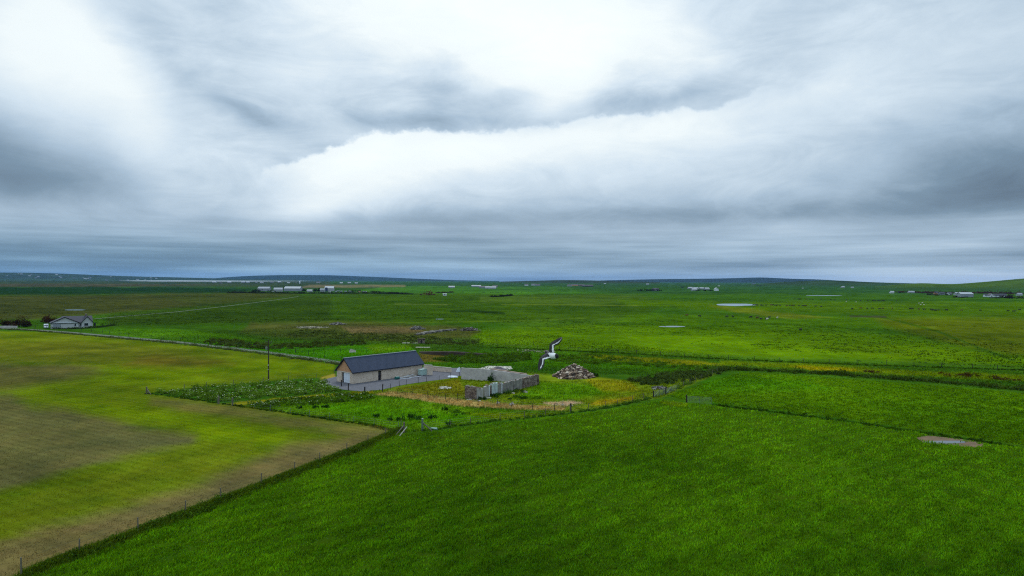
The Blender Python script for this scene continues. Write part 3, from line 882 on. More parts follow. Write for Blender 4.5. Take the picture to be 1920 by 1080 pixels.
def sward(name, poly, n, h, wpx, label, tone=1.0, lo=(-60, 500), hi=(1980, 1110), clump=0.5, lean=0.35, jig=0.3):
    a, b = sample_px(poly, n, lo, hi)
    w = P(a, b); x, y = w[:, 0], w[:, 1]
    r = np.hypot(x, y)
    ba = x * BANK_DIR[0] + y * BANK_DIR[1]; bb = -x * BANK_DIR[1] + y * BANK_DIR[0]
    cl = 0.5 * fbm(ba / 2.6, bb / 1.3, 81, 4, 0.6) + 0.5 * fbm(x / 0.7, y / 0.7, 85, 2)
    keep = rng.uniform(0, 1, n) < 0.02 + 2.6 * np.clip(cl - 0.22, 0, 1)
    keep &= poly_sd(a, b, MUD) < 5.0 * fbm(a / 9, b / 3, 141, 3) ** 2 * 2
    x, y, r, cl = x[keep], y[keep], r[keep], cl[keep]; n = len(x)
    hh = h * (1 + clump * (cl - 0.5) * 3) * rng.uniform(0.5, 1.35, n)
    ww = wpx * r / F * rng.uniform(0.6, 1.5, n)
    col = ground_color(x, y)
    v = rng.normal(1, jig, n)[:, None]; hue = rng.normal(0, 0.12, n)[:, None]
    la = (x * MOW[1] - y * MOW[0]) + 1.5 * fbm(x / 15, y / 15, 99, 2)
    ton2 = ((0.55 + 0.95 * fbm(ba[keep] / 5, bb[keep] / 1.3, 95, 5, .75)) * (1 + 0.12 * np.sin(la * 2 * math.pi / 2.9)))[:, None]
    col = np.clip(col * tone * ton2 * np.clip(v, .35, 2) * (1 + hue * np.array([1.4, 0.2, -0.5])), 0.001, 0.8)
    V, Cc = blades(x, y, curv(x, y) + relief(x, y), hh, ww, col, lean)
    return stuff(name, V, Cc, grassm, label, 'grass')

sward('meadow_grass', MEADOW, 480000, 0.22, 1.6, 'lush dark green meadow grass filling the near field', 1.75, jig=.36)
sward('pasture_grass', RPAST, 90000, 0.18, 1.5, 'short green pasture grass beyond the metal gate', 1.3, jig=.4)
sward('crop_shoots', CROP, 90000, 0.10, 1.1, 'thin young shoots of the sown field', 1.2, clump=0.2)
GARDEN = [(440, 762), (620, 738), (740, 730), (860, 708), (1000, 716), (1180, 712), (1300, 705), (1345, 700), (1240, 745), (1070, 772), (940, 788), (800, 808), (745, 812), (640, 790)]
sward('rough_grass', GARDEN, 60000, 0.30, 1.3, 'yellow green rough grass around the ruin', 1.2)
BEHIND = [(180, 618), (420, 622), (640, 606), (900, 612), (1120, 640), (1400, 672), (1960, 694), (1960, 738), (1650, 712), (1390, 696), (1300, 704), (1000, 702), (800, 684), (640, 684), (330, 642)]
sward('grazing_grass', BEHIND, 90000, 0.28, 1.2, 'rough tufted grazing behind the barn and along the fence', 1.2)

def tussocks(poly, n, label, tone=.5):
    a, b = sample_px(poly, n); w = P(a, b); x, y = w[:, 0], w[:, 1]
    k = rng.uniform(0, 1, n) < sstep(fbm(x / 40, y / 40, 131, 4, .6), .42, .62); x, y = x[k], y[k]; n = len(x)
    m = 5
    x = np.repeat(x, m) + rng.normal(0, .5, n * m); y = np.repeat(y, m) + rng.normal(0, .5, n * m)
    col = ground_color(x, y) * tone * rng.uniform(.6, 1.3, n * m)[:, None]
    V, cc = blades(x, y, curv(x, y), rng.uniform(.12, .42, n * m), rng.uniform(.2, .6, n * m), col, .3)
    return stuff('tussocks', V, cc, grassm, label, 'tussocks')
tussocks([(880, 612), (1200, 600), (1930, 612), (1930, 690), (1500, 676), (1180, 660), (900, 648)], 4200, 'scattered darker tussocks over the bright pasture beyond the fence', .68)
tussocks([(-20, 560), (500, 552), (1100, 556), (1100, 606), (640, 604), (200, 612), (-20, 604)], 5000, 'scattered dark tussocks over the far rough grazing', .62)

def leaves(cx, cy, cz, rx, rz, n, size, col, jig=0.25, up=0.5):
    """n triangular leaves spread through ellipsoids (arrays of centres)"""
    m = len(cx); k = rng.integers(0, m, n)
    d = rng.normal(0, 1, (n, 3)); d /= np.linalg.norm(d, axis=1)[:, None]; d *= rng.uniform(0.35, 1.0, n)[:, None] ** 0.6
    lump = 1 + 0.35 * rng.normal(0, 1, m)[k]
    c = np.stack([cx[k] + d[:, 0] * rx[k] * lump, cy[k] + d[:, 1] * rx[k] * lump, cz[k] + np.abs(d[:, 2]) * rz[k] * lump], -1)
    s = size * rng.uniform(0.5, 1.5, n)
    nrm = d + np.array([0, 0, up]) + rng.normal(0, 0.5, (n, 3)); nrm /= np.linalg.norm(nrm, axis=1)[:, None]
    t1 = np.cross(nrm, rng.normal(0, 1, (n, 3))); t1 /= np.linalg.norm(t1, axis=1)[:, None]
    t2 = np.cross(nrm, t1)
    V = np.empty((n, 3, 3))
    V[:, 0] = c + t1 * s[:, None]; V[:, 1] = c - t1 * s[:, None] * 0.6 + t2 * s[:, None] * 0.7; V[:, 2] = c - t1 * s[:, None] * 0.5 - t2 * s[:, None] * 0.8
    cc = np.asarray(col)
    if cc.ndim == 1: cc = np.repeat(cc[None], m, 0)
    tone = np.clip(rng.normal(1, jig, m), 0.45, 1.7)
    cv = cc[k] * (tone[k] * np.clip(rng.normal(1, jig * 0.8, n), .4, 1.8))[:, None]
    return V.reshape(-1, 3), np.repeat(np.clip(cv, 0.001, 0.9), 3, 0)

def thicket(name, poly, n_clump, r, h, n_leaf, size, col, label, cat='weeds', flowers=None):
    a, b = sample_px(poly, n_clump); w = P(a, b)
    x, y = w[:, 0], w[:, 1]
    k = rng.uniform(0.5, 1.3, n_clump)
    V, cc = leaves(x, y, curv(x, y), r * k, h * k, n_leaf, size, col)
    if flowers:
        q = rng.integers(0, n_clump, flowers)
        Vf, cf = leaves(x[q], y[q], curv(x[q], y[q]) + h * k[q] * 0.85, r * np.ones(flowers), 0.12 * np.ones(flowers), flowers, size * 0.8, lin(215, 225, 190) * 0.8, 0.1, 2)
        V = np.concatenate([V, Vf]); cc = np.concatenate([cc, cf])
    return stuff(name, V, cc, leafm, label, cat)

def along(pts_px, n, spread):
    w = P([p[0] for p in pts_px], [p[1] for p in pts_px])
    L = np.concatenate([[0], np.cumsum(np.linalg.norm(np.diff(w, axis=0), axis=1))])
    q = rng.uniform(0, L[-1], n)
    return np.stack([np.interp(q, L, w[:, 0]), np.interp(q, L, w[:, 1])], -1) + rng.normal(0, spread, (n, 2))

def hedge_strip(name, pts_px, n_clump, spread, r, h, n_leaf, size, col, label, cat='hedge bank'):
    w = along(pts_px, n_clump, spread); x, y = w[:, 0], w[:, 1]
    k = rng.uniform(0.5, 1.3, n_clump) * (0.5 + fbm(x / 5, y / 5, 91, 2))
    V, cc = leaves(x, y, curv(x, y) + relief(x, y) - 0.05, r * k, h * k, n_leaf, size, col)
    return stuff(name, V, cc, leafm, label, cat)

G_DARK = A(44, 78, 24); G_MID = A(58, 110, 22); G_RUSH = A(66, 84, 40)
hedge_strip('bank_growth', BANK_PX, 900, 0.42, 0.34, 0.42, 34000, 0.085, A(60, 100, 22), 'overgrown grassy bank under the fence between crop and meadow')
_w = along(BANK_PX, 16000, 0.5); _c = A(80, 114, 24) * rng.uniform(.5, 1.5, (16000, 1))
_V, _cc = blades(_w[:, 0], _w[:, 1], relief(_w[:, 0], _w[:, 1]), rng.uniform(.2, .6, 16000), rng.uniform(.04, .1, 16000), _c, .4)
stuff('bank_grass', _V, _cc, grassm, 'long pale grass along the bank between crop and meadow', 'grass')
thicket('dock_weeds', [(290, 737), (380, 727), (480, 719), (560, 713), (606, 714), (640, 735), (560, 740), (440, 752), (405, 754)], 520, 0.7, 0.75, 30000, 0.14,
        A(84, 128, 36), 'dense dock and thistle weeds with pale flowers beside the power pole', 'weeds', 900)
thicket('dock_weeds', [(450, 760), (540, 749), (640, 739), (690, 739), (702, 748), (620, 757), (500, 765)], 260, 0.6, 0.7, 15000, 0.13,
        A(72, 114, 28), 'band of dark dock weeds below the track to the yard', 'weeds', 260)
thicket('bramble_thicket', [(1178, 714), (1230, 704), (1310, 698), (1366, 690), (1350, 702), (1290, 716), (1230, 722), (1192, 722)], 170, 0.9, 1.0, 17000, 0.17,
        A(64, 92, 34), 'dark bramble thicket at the corner of the right pasture', 'thicket')
thicket('nettle_bed', [(812, 674), (860, 668), (930, 664), (990, 664), (1004, 674), (940, 682), (860, 682)], 300, 0.9, 1.0, 20000, 0.18,
        A(66, 106, 26), 'dark nettle bed behind the low walls', 'weeds')
thicket('nettle_bed', [(1000, 668), (1100, 664), (1250, 680), (1350, 688), (1300, 694), (1180, 684), (1060, 682)], 300, 0.8, 0.6, 16000, 0.16,
        A(74, 116, 26), 'green weed bed behind the stone heap', 'weeds')
thicket('rush_bank', [(375, 643), (400, 636), (470, 642), (520, 648), (600, 642), (680, 639), (690, 646), (600, 652), (500, 655), (420, 650)], 300, 1.1, 0.9, 16000, 0.22,
        A(64, 88, 30), 'dark rushy bank in the grazing beyond the road', 'rushes')
thicket('rush_bank', [(560, 618), (660, 622), (780, 630), (900, 640), (890, 650), (780, 644), (640, 636), (540, 630)], 260, 1.3, 0.7, 12000, 0.25,
        A(70, 94, 36), 'scattered rush tussocks on the rough ground behind the barn', 'rushes')
hedge_strip('ditch_growth', [(1350, 692), (1450, 696), (1560, 702), (1650, 709), (1760, 717), (1860, 726), (1960, 735)], 380, 0.8, 0.9, 0.8, 22000, 0.18,
            A(62, 94, 28), 'overgrown ditch along the top of the right pasture', 'ditch growth')
hedge_strip('ditch_growth', DITCH_PX, 260, 0.5, 0.5, 0.45, 12000, 0.12, A(48, 86, 14), 'dark grassy ditch between near meadow and right pasture', 'ditch growth')
hedge_strip('road_verge', [(-60, 614), (60, 620), (140, 627), (240, 636), (330, 644), (430, 656), (520, 667), (600, 678), (640, 684)], 600, 0.6, 0.8, 0.5, 16000, 0.18,
            A(80, 100, 50), 'grey green tall grass verge of the farm road', 'verge')
hedge_strip('fence_growth', [(276, 738), (330, 745), (430, 759), (560, 778), (700, 799), (740, 808)], 220, 0.25, 0.35, 0.35, 8000, 0.10,
            A(44, 84, 18), 'strip of grass under the fence below the garden', 'verge')
hedge_strip('fence_growth', [(793, 808), (905, 793), (1069, 775), (1122, 768), (1200, 752), (1245, 738), (1300, 716)], 260, 0.3, 0.4, 0.4, 9000, 0.11,
            A(64, 110, 30), 'strip of tall grass under the fence of the ruin ground', 'verge')
hedge_strip('fence_growth', [(920, 652), (1040, 657), (1180, 664), (1376, 675), (1515, 681), (1745, 689), (1930, 695)], 300, 0.4, 0.6, 0.35, 8000, 0.16,
            A(48, 82, 14), 'thin dark growth under the long pasture fence', 'verge')

def shrub(px, py, w, h, col, label, group=None, n=500, name='shrub', cat='shrub', size=None):
    b = V3(px, py)
    root = thing(name, label, cat, b, 0, group)
    m = 7
    cx = rng.normal(0, w * 0.28, m); cy = rng.normal(0, w * 0.28, m); k = rng.uniform(0.6, 1.1, m)
    V, cc = leaves(cx, cy, np.full(m, h * 0.12), w * 0.28 * k, h * 0.8 * k, n, size or max(0.07, h * 0.10), col)
    o = link('foliage', np_mesh('foliage', V, np.arange(len(V)).reshape(-1, 3), cc), leafm, root)
    mb = MB()
    for q in range(4):
        an = q * 1.7; mb.tube((0, 0, -0.05), (math.cos(an) * w * 0.2, math.sin(an) * w * 0.2, h * 0.6), 0.03 + h * 0.01, 0.012, 5)
    mb.build('stem', soil_m, root)
    return root

# ------------------------------------------------------------------ the slate roofed barn
def frame_px(a, b):
    """base, direction angle and length of a line on the ground between two pixels"""
    A_, B_ = P(*a), P(*b); d = B_ - A_
    return A_, math.atan2(d[1], d[0]), float(np.linalg.norm(d))

def barn():
    p0, ang, L = frame_px((661.5, 720.0), (792.5, 701.5))
    W = 6.0; hw = 2.75; ridge = 5.55
    root = thing('stone_barn', 'long stone barn with dark slate roof and timber gable on the gravel yard', 'barn', (p0[0], p0[1], curv(*p0)), ang)
    # local: x along the long front wall, y back into the building
    T = 0.45
    d0, d1, dh = 7.4, 8.35, 2.25          # side door
    MB().box(0, d0, 0, T, -.1, hw).box(d1, L, 0, T, -.1, hw).box(d0, d1, 0, T, dh, hw).build('front_wall', barn_m, root)
    MB().box(0, L, W - T, W, -.1, hw).build('rear_wall', barn_m, root)
    g0, g1, g2, gh = 1.15, 3.55, 4.15, 2.35  # gable: pier, white door, dark gap, pier
    MB().box(0, T, T, g0, -.1, hw).box(0, T, g2, W - T, -.1, hw).box(0, T, g0, g2, gh, hw).build('gable_wall', barn_m, root)
    mb = MB(); mb.box(L - T, L, T, W - T, -.1, hw)
    mb.add([(L - T, 0, hw), (L - T, W, hw), (L - T, W / 2, ridge - .12), (L, 0, hw), (L, W, hw), (L, W / 2, ridge - .12)],
           [(0, 1, 2), (5, 4, 3), (0, 2, 5, 3), (2, 1, 4, 5), (1, 0, 3, 4)])
    mb.build('end_gable', barn_m, root)
    d = MB().box(0.16, 0.24, g0, g1, -.02, gh).build('garage_door', white_m, root)
    for q in range(4):
        MB().box(0.135, 0.16, g0 + 0.05, g1 - 0.05, 0.08 + q * 0.57, 0.58 + q * 0.57).build('panel', white_m, d)
    MB().box(0.30, 0.36, g1, g2, -.02, gh).build('doorway', dark_m, root)  # near-black panel filling the opening, the inner shade put into its colour
    sd = MB().box(d0, d1, 0.22, 0.28, -.02, dh).build('side_door', trim_m, root)
    MB().box(d0 + .12, d1 - .12, 0.20, 0.22, 1.15, dh - .15).build('pane', glass_m, sd)
    # boarded gable
    n = 22
    cl = MB().add([(0.06, 0, hw), (0.06, W, hw), (0.06, W / 2, ridge - .1)], [(0, 2, 1)]).build('gable_backing', trim_m, root)
    for i in range(n):
        y0 = W * i / n + 0.012; y1 = W * (i + 1) / n - 0.012; ym = (y0 + y1) / 2
        def top(yy): return hw + (ridge - .12 - hw) * (1 - abs(yy - W / 2) / (W / 2))
        mb = MB(); o_ = 0.0
        vs = [(-0.02, y0, hw - .12), (-0.02, y1, hw - .12), (-0.02, y1, top(y1)), (-0.02, y0, top(y0)), (0.03, y0, hw - .12), (0.03, y1, hw - .12), (0.03, y1, top(y1)), (0.03, y0, top(y0))]
        if abs(ym - W / 2) < W / n: pass
        mb.add(vs, [(0, 1, 2, 3), (7, 6, 5, 4), (0, 4, 5, 1), (1, 5, 6, 2), (2, 6, 7, 3), (3, 7, 4, 0)])
        mb.build('plank', larch_m, cl)
    # roof: two thick slopes, ridge, verges, gutter
    ov, oe = 0.35, 0.3
    sl = (ridge - hw) / (W / 2)
    def slope(s):
        y_e = -oe if s < 0 else W + oe
        z_e = hw - oe * sl
        return MB().add([(-ov, y_e, z_e), (L + ov, y_e, z_e), (L + ov, W / 2, ridge), (-ov, W / 2, ridge),
                         (-ov, y_e, z_e + .16), (L + ov, y_e, z_e + .16), (L + ov, W / 2, ridge + .16), (-ov, W / 2, ridge + .16)],
                        [(0, 1, 2, 3), (7, 6, 5, 4), (0, 4, 5, 1), (1, 5, 6, 2), (2, 6, 7, 3), (3, 7, 4, 0)])
    ro = slope(-1).build('roof_slope', slate_m, root); slope(1).build('roof_slope', slate_m, root)
    # slate courses on the visible slope, each course lapping the one below
    nc = 15
    for i in range(nc):
        a = i / nc; b = (i + 1) / nc
        ya = -oe + (W / 2 + oe) * a; yb = -oe + (W / 2 + oe) * b
        za = hw - oe * sl + (ya + oe) * sl + .175; zb = hw - oe * sl + (yb + oe) * sl + .165
        MB().add([(-ov + .02, ya, za + .02), (L + ov - .02, ya, za + .02), (L + ov - .02, yb, zb), (-ov + .02, yb, zb), (-ov + .02, ya, za - .012), (L + ov - .02, ya, za - .012)],
                 [(0, 1, 2, 3), (0, 4, 5, 1)]).build('slate_course', slate_m, ro)
    MB().prism([(-ov, ridge + .12), (-ov, ridge + .25), (L + ov, ridge + .25), (L + ov, ridge + .12)], W / 2 - .14, W / 2 + .14).build('ridge_cap', tin_m, root)
    for xx in (-ov - .03, L + ov - .03):
        for s in (-1, 1):
            y_e = -oe if s < 0 else W + oe
            z_e = hw - oe * sl
            MB().add([(xx, y_e, z_e - .1), (xx + .06, y_e, z_e - .1), (xx + .06, W / 2, ridge - .1), (xx, W / 2, ridge - .1),
                      (xx, y_e, z_e + .2), (xx + .06, y_e, z_e + .2), (xx + .06, W / 2, ridge + .2), (xx, W / 2, ridge + .2)],
                     [(0, 1, 2, 3), (7, 6, 5, 4), (0, 4, 5, 1), (1, 5, 6, 2), (2, 6, 7, 3), (3, 7, 4, 0)]).build('verge_board', trim_m, root)
    MB().box(-ov, L + ov, -oe - .12, -oe + .0, hw - oe * sl - .06, hw - oe * sl + .08).build('gutter', trim_m, root)
    MB().tube((L - .2, -.08, 0), (L - .2, -.08, hw - .2), .05).build('downpipe', trim_m, root)
    return root, p0, ang, L, W
BARN, bp0, bang, bL, bW = barn()
def bl(x, y, z=0.0):
    c, s = math.cos(bang), math.sin(bang)
    X_ = bp0[0] + c * x - s * y; Y_ = bp0[1] + s * x + c * y
    return Vector((X_, Y_, curv(X_, Y_) + z))

def low_wall(name, a, b, h0, h1, th, mat, label, cat='wall', cope=None, rough=0.06, seg=0.8):
    p0, ang, L = frame_px(a, b)
    root = thing(name, label, cat, (p0[0], p0[1], curv(*p0)), ang)
    n = max(2, int(L / seg)); xs = np.linspace(0, L, n + 1)
    top = np.interp(xs, [0, L], [h0, h1]) + rng.normal(0, rough, n + 1)
    vs = []; fs = []
    for x, t_ in zip(xs, top): vs += [(x, 0, -.1), (x, th, -.1), (x, th, t_), (x, 0, t_ + rng.normal(0, rough * .3))]
    for i in range(n):
        k = i * 4
        for q in range(4): fs.append((k + q, k + (q + 1) % 4, k + 4 + (q + 1) % 4, k + 4 + q))
    fs += [(0, 1, 2, 3), (n * 4 + 3, n * 4 + 2, n * 4 + 1, n * 4)]
    MB().add(vs, fs).build('wall_face', mat, root)
    if cope is not None:
        mb = MB()
        for i in range(n):
            MBB = (xs[i] + .02, xs[i + 1] - .02); z_ = (top[i] + top[i + 1]) / 2
            mb.box(MBB[0], MBB[1], -.05, th + .05, z_ - .06, z_ + .09 + rng.uniform(-.02, .03))
        mb.build('coping', cope, root)
    return root

low_wall('yard_wall', (794.5, 703), (810, 703.8), 2.55, 2.45, 0.35, barn_m, 'short tall stone wall joined to the end of the barn', cope=pale_m, rough=.02)
low_wall('yard_wall', (811, 696), (845.5, 698.5), 1.25, 1.1, 0.35, barn_m, 'low stone wall at the back of the gravel yard', cope=pale_m, rough=.02)

# tank, boards, drum and odd pieces in the yard
r_ = thing('storage_tank', 'pale green box shaped storage tank at the barn corner', 'tank', V3(792, 703.6), bang)
MB().box(-.95, .95, -.6, .6, .12, 1.45).build('tank_body', tank_m, r_)
MB().box(-1.0, 1.0, -.65, .65, 1.45, 1.58).build('lid', tank_m, r_)
for q in range(4): MB().box(-.80 + q * .46, -.68 + q * .46, -.64, -.60, .2, 1.4).build('rib', tank_m, r_)
for q in (-.7, .7): MB().box(q - .12, q + .12, -.6, .6, 0, .12).build('skid', postd_m, r_)
MB().tube((.2, .1, 1.58), (.2, .1, 1.85), .06).build('filler_pipe', white_m, r_)
for i, (a, b, z0, z1, w_) in enumerate([((748, 710), (775, 704.5), .12, .3, .16), ((750, 711), (770, 709.5), .06, .06, .2), ((768, 709.6), (792, 705.8), .2, .12, .12),
                                        ((757, 708), (786, 700.5), .25, .9, .14), ((754, 710.2), (781, 706.8), .3, .35, .15)]):
    p, q = V3(*a, z0), V3(*b, z1)
    o = MB().tube((0, 0, 0), q - p, w_ * .5, w_ * .5, 4).build('plank_length', white_m if i in (0, 1, 2) else pale_m)
    o.location = p
    tag(o, ['pale plank leaning low on the board heap by the barn', 'short white plank flat on the gravel by the barn', 'thin pale pole lying towards the tank',
            'brown plank propped up against the barn wall', 'brown plank lying across the board heap'][i], 'plank', 'loose boards along the barn wall')
r_ = thing('drum', 'teal plastic drum lying beside the barn wall', 'drum', V3(744.5, 711.3), bang)
MB().tube((-.5, 0, .36), (.5, 0, .36), .36, .36, 14).build('barrel', teal_m, r_)
for q in (-.52, .44): MB().tube((q, 0, .36), (q + .08, 0, .36), .38, .38, 14).build('rim', teal_m, r_)
# upturned dinghy at the edge of the yard
r_ = thing('dinghy', 'white upturned little boat at the edge of the gravel yard', 'boat', V3(849, 707.6), math.radians(-12))
def loft(rings, close=True):
    n = len(rings[0]); vs = [p for r in rings for p in r]; fs = []
    for i in range(len(rings) - 1):
        for j in range(n if close else n - 1):
            fs.append((i * n + j, i * n + (j + 1) % n, (i + 1) * n + (j + 1) % n, (i + 1) * n + j))
    return vs, fs
rings = []
for x in np.linspace(-1.3, 1.3, 11):
    w_ = .62 * math.sqrt(max(0.02, 1 - (x / 1.32) ** 2)) ; hh = .42 * (1 - .4 * (x / 1.3) ** 2)
    rings.append([(x, w_ * math.cos(a_), max(0.0, hh * math.sin(a_))) for a_ in np.linspace(0, math.pi, 9)])
vs, fs = loft(rings, False); MB().add(vs, fs).build('hull', white_m, r_)
MB().box(-1.2, 1.2, -.03, .03, .36, .46).build('keel', white_m, r_)
r_ = thing('sheet_stack', 'white triangular sheet leaning on the end of the grey wall', 'panel', V3(858.5, 697.6), math.radians(10))
MB().add([(-.5, 0, 0), (.55, .1, 0), (.5, .35, 1.25), (-.1, .3, .9), (-.5, .06, 0), (.55, .16, 0), (.5, .41, 1.25), (-.1, .36, .9)],
         [(0, 1, 2, 3), (7, 6, 5, 4), (0, 4, 5, 1), (1, 5, 6, 2), (2, 6, 7, 3), (3, 7, 4, 0)]).build('panel_sheet', white_m, r_)
MB().tube((.5, .4, 0), (.5, .42, 1.2), .04, .04, 5).build('prop', postd_m, r_)

# ------------------------------------------------------------------ the ruin
def ruin():
    a, b = (893, 750.0), (1007.0, 721.8)
    A0, B0 = P(*a), P(*b)
    root = thing('ruined_steading', 'roofless ruined farm building with broken stone walls and grey concrete rear wall', 'ruin', (A0[0], A0[1], curv(*A0)))
    o2 = Vector((A0[0], A0[1], curv(*A0)))
    def wall(pa, pb, h0, h1, th, mat, name='wall', rough=.10, seg=.55, cap=None, back=True):
        pa = Vector((*P(*pa), 0)) - Vector((o2.x, o2.y, 0)); pb = Vector((*P(*pb), 0)) - Vector((o2.x, o2.y, 0))
        d = pb - pa; L = d.length; d.normalize(); nn = Vector((-d.y, d.x, 0))
        n = max(2, int(L / seg)); vs = []; fs = []
        for i in range(n + 1):
            f = i / n; c = pa + d * L * f
            t_ = h0 + (h1 - h0) * f + random.gauss(0, rough)
            for off, z in ((0, -.1), (th, -.1), (th, t_ + random.gauss(0, rough * .5)), (0, t_)):
                p = c + nn * off; vs.append((p.x, p.y, z))
        for i in range(n):
            k = i * 4
            for q in range(4): fs.append((k + q, k + (q + 1) % 4, k + 4 + (q + 1) % 4, k + 4 + q))
        fs += [(0, 1, 2, 3), (n * 4 + 3, n * 4 + 2, n * 4 + 1, n * 4)]
        w = MB().add(vs, fs).build(name, mat, root)
        if cap is not None:
            mb = MB()
            for i in range(int(L * 2.6)):
                f = random.random(); c = pa + d * L * f + nn * random.uniform(0, th)
                s = random.uniform(.08, .2); z = h0 + (h1 - h0) * f
                mb.box(c.x - s, c.x + s, c.y - s * .7, c.y + s * .7, z - .05, z + s * .9)
            k = mb.build('loose_coping', cap, w); k['kind'] = 'stuff'
        return w
    def on(x):                                   # base row of the front wall at a picture column
        return (x, a[1] + (b[1] - a[1]) * (x - a[0]) / (b[0] - a[0]))
    wall((871.5, 747.5), (893, 750), 2.6, 2.45, .6, ruin_m, 'end_wall', .07, .5, stone_w)
    for x0, x1, h0, h1, m in [(893.6, 905.8, 2.35, 2.1, lime_m), (909.8, 917.2, 2.2, 2.45, lime_m), (918.6, 921.8, 2.0, 2.3, ruin_m), (922, 933, 2.6, 2.55, lime2_m), (933.1, 940.2, 2.1, 2.2, stain_m),
                              (941.8, 952, 1.95, 2.1, stain_m), (952.1, 961.8, 2.05, 2.15, stain_m), (964.2, 979.4, 2.05, 2.15, stain_m), (982, 994, 2.15, 2.2, ruin_m), (994.1, 1007, 2.2, 2.35, ruin_m)]:
        wall(on(x0), on(x1), h0, h1, .5, m, 'front_wall', .08, .45, stone_a)
    # dark panels added behind the openings to paint the shade in the gaps
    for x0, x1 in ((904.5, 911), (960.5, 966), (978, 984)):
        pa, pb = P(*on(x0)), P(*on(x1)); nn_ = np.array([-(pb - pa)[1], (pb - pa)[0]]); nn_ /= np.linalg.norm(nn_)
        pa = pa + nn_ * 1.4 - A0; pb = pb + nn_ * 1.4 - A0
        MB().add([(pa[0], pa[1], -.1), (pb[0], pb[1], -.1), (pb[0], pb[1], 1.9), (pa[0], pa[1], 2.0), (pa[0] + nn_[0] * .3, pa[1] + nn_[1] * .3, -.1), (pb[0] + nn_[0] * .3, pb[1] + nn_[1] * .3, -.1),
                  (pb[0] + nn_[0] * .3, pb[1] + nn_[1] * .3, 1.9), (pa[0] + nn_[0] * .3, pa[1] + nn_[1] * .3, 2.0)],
                 [(0, 1, 2, 3), (7, 6, 5, 4), (0, 4, 5, 1), (1, 5, 6, 2), (2, 6, 7, 3), (3, 7, 4, 0)]).build('gap_shade_panel', soil_m, root)
    # inner faces seen through the openings and posts left standing
    for x in (917.5, 941):
        p = P(*on(x)); MB().box(p[0] - o2.x - .09, p[0] - o2.x + .09, p[1] - o2.y - .12, p[1] - o2.y + .06, 0, 2.35).build('door_post', white_m, root)
    # grey concrete rear wall, stepping down to the far end
    wall((865, 711.2), (919, 714.3), 2.8, 2.7, .3, conc_m, 'rear_wall', .02, .9)
    wall((919.05, 714.3), (1000, 719.2), 2.65, 1.8, .3, conc_m, 'rear_wall', .03, .9)
    wall((1000.2, 718.9), (1007.2, 721.2), 1.9, 2.2, .5, ruin_m, 'far_wall', .08, .5, stone_a)
    # bricks and rubble along the inner lean-to
    wall((919, 711.0), (985, 716.5), 2.55, 1.9, .9, stone_a, 'rubble_shelf', .05, .7)
    for (px, py, w_, d_) in [(880, 750.0, 1.0, .5), (914, 746.8, 1.6, .8), (898, 752, .7, .4)]:
        p = P(px, py); MB().box(p[0] - o2.x - w_ / 2, p[0] - o2.x + w_ / 2, p[1] - o2.y - d_ / 2, p[1] - o2.y + d_ / 2, -.02, .14).build('fallen_slab', pale_m, root)
    return root
ruin()
for (px, py, w_, h_, lab) in [(918, 715.5, 2.0, 2.1, 'dark elder bush inside the ruin against the grey wall'), (928, 744, 2.2, .8, 'weeds at the foot of the blue limewashed wall'),
                              (950, 738, 4.0, .7, 'low weeds along the middle of the ruin front'), (975, 733, 4.0, .8, 'low green weeds near the far end of the ruin front'),
                              (979, 747, 4.5, .8, 'dark green clump on the yellow grass before the ruin'), (905, 749.5, 1.2, .6, 'weeds in the doorway of the ruin')]:
    shrub(px, py, w_, h_, A(46, 86, 22), lab, n=700, size=.11)

def stones(n, rad, hgt, smin, smax, ell=1.0, power=1.0):
    mb = MB()
    for i in range(n):
        q = math.sqrt(random.random()); an = random.uniform(0, 2 * math.pi)
        r = q * rad * (1 + .10 * math.sin(3 * an + 1) + .06 * math.sin(5 * an)) * (1 + (.12 if random.random() < .12 else 0)); z = hgt * max(0, 1 - q ** 1.25) ** power * (1 + .12 * math.sin(2 * an + q * 5))
        s = random.uniform(smin, smax)
        c = Vector((math.cos(an) * r, math.sin(an) * r * ell, z))
        e = Matrix.Rotation(random.uniform(0, 6.3), 3, 'Z') @ Matrix.Rotation(random.gauss(0, .5), 3, 'X') @ Matrix.Rotation(random.gauss(0, .5), 3, 'Y')
        vs = []
        for sx in (-1, 1):
            for sy in (-1, 1):
                for sz in (-1, 1):
                    v = Vector((sx * s * random.uniform(.7, 1.2), sy * s * random.uniform(.45, .8), sz * s * random.uniform(.25, .5)))
                    vs.append(c + e @ v)
        mb.add(vs, [(0, 1, 3, 2), (4, 6, 7, 5), (0, 4, 5, 1), (2, 3, 7, 6), (0, 2, 6, 4), (1, 5, 7, 3)])
    return mb
def vary(mat_name, tones):
    m, t_, b = new_mat(mat_name)
    g = t_.nodes.new('ShaderNodeNewGeometry'); rp = t_.nodes.new('ShaderNodeValToRGB')
    rp.color_ramp.interpolation = 'CONSTANT'
    t_.links.new(g.outputs['Random Per Island'], rp.inputs[0])
    rp.color_ramp.elements[0].color = (*tones[0], 1)
    rp.color_ramp.elements[1].position = 1 / len(tones); rp.color_ramp.elements[1].color = (*tones[1], 1)
    for i, c in enumerate(tones[2:]): rp.color_ramp.elements.new((i + 2) / len(tones)).color = (*c, 1)
    t_.links.new(rp.outputs[0], b.inputs['Base Color']); b.inputs['Roughness'].default_value = .95
    return m
pile_m = vary('mixed_stone', [lin(150, 128, 106) * .75, lin(104, 82, 66) * .75, lin(186, 164, 140) * .8, lin(84, 72, 62) * .75, lin(206, 192, 172) * .85, lin(126, 100, 78) * .75, lin(66, 54, 46) * .75])
grey_pile_m = vary('grey_stone', [lin(122, 118, 110) * .8, lin(96, 92, 88) * .8, lin(160, 156, 146) * .8, lin(78, 76, 72) * .8])
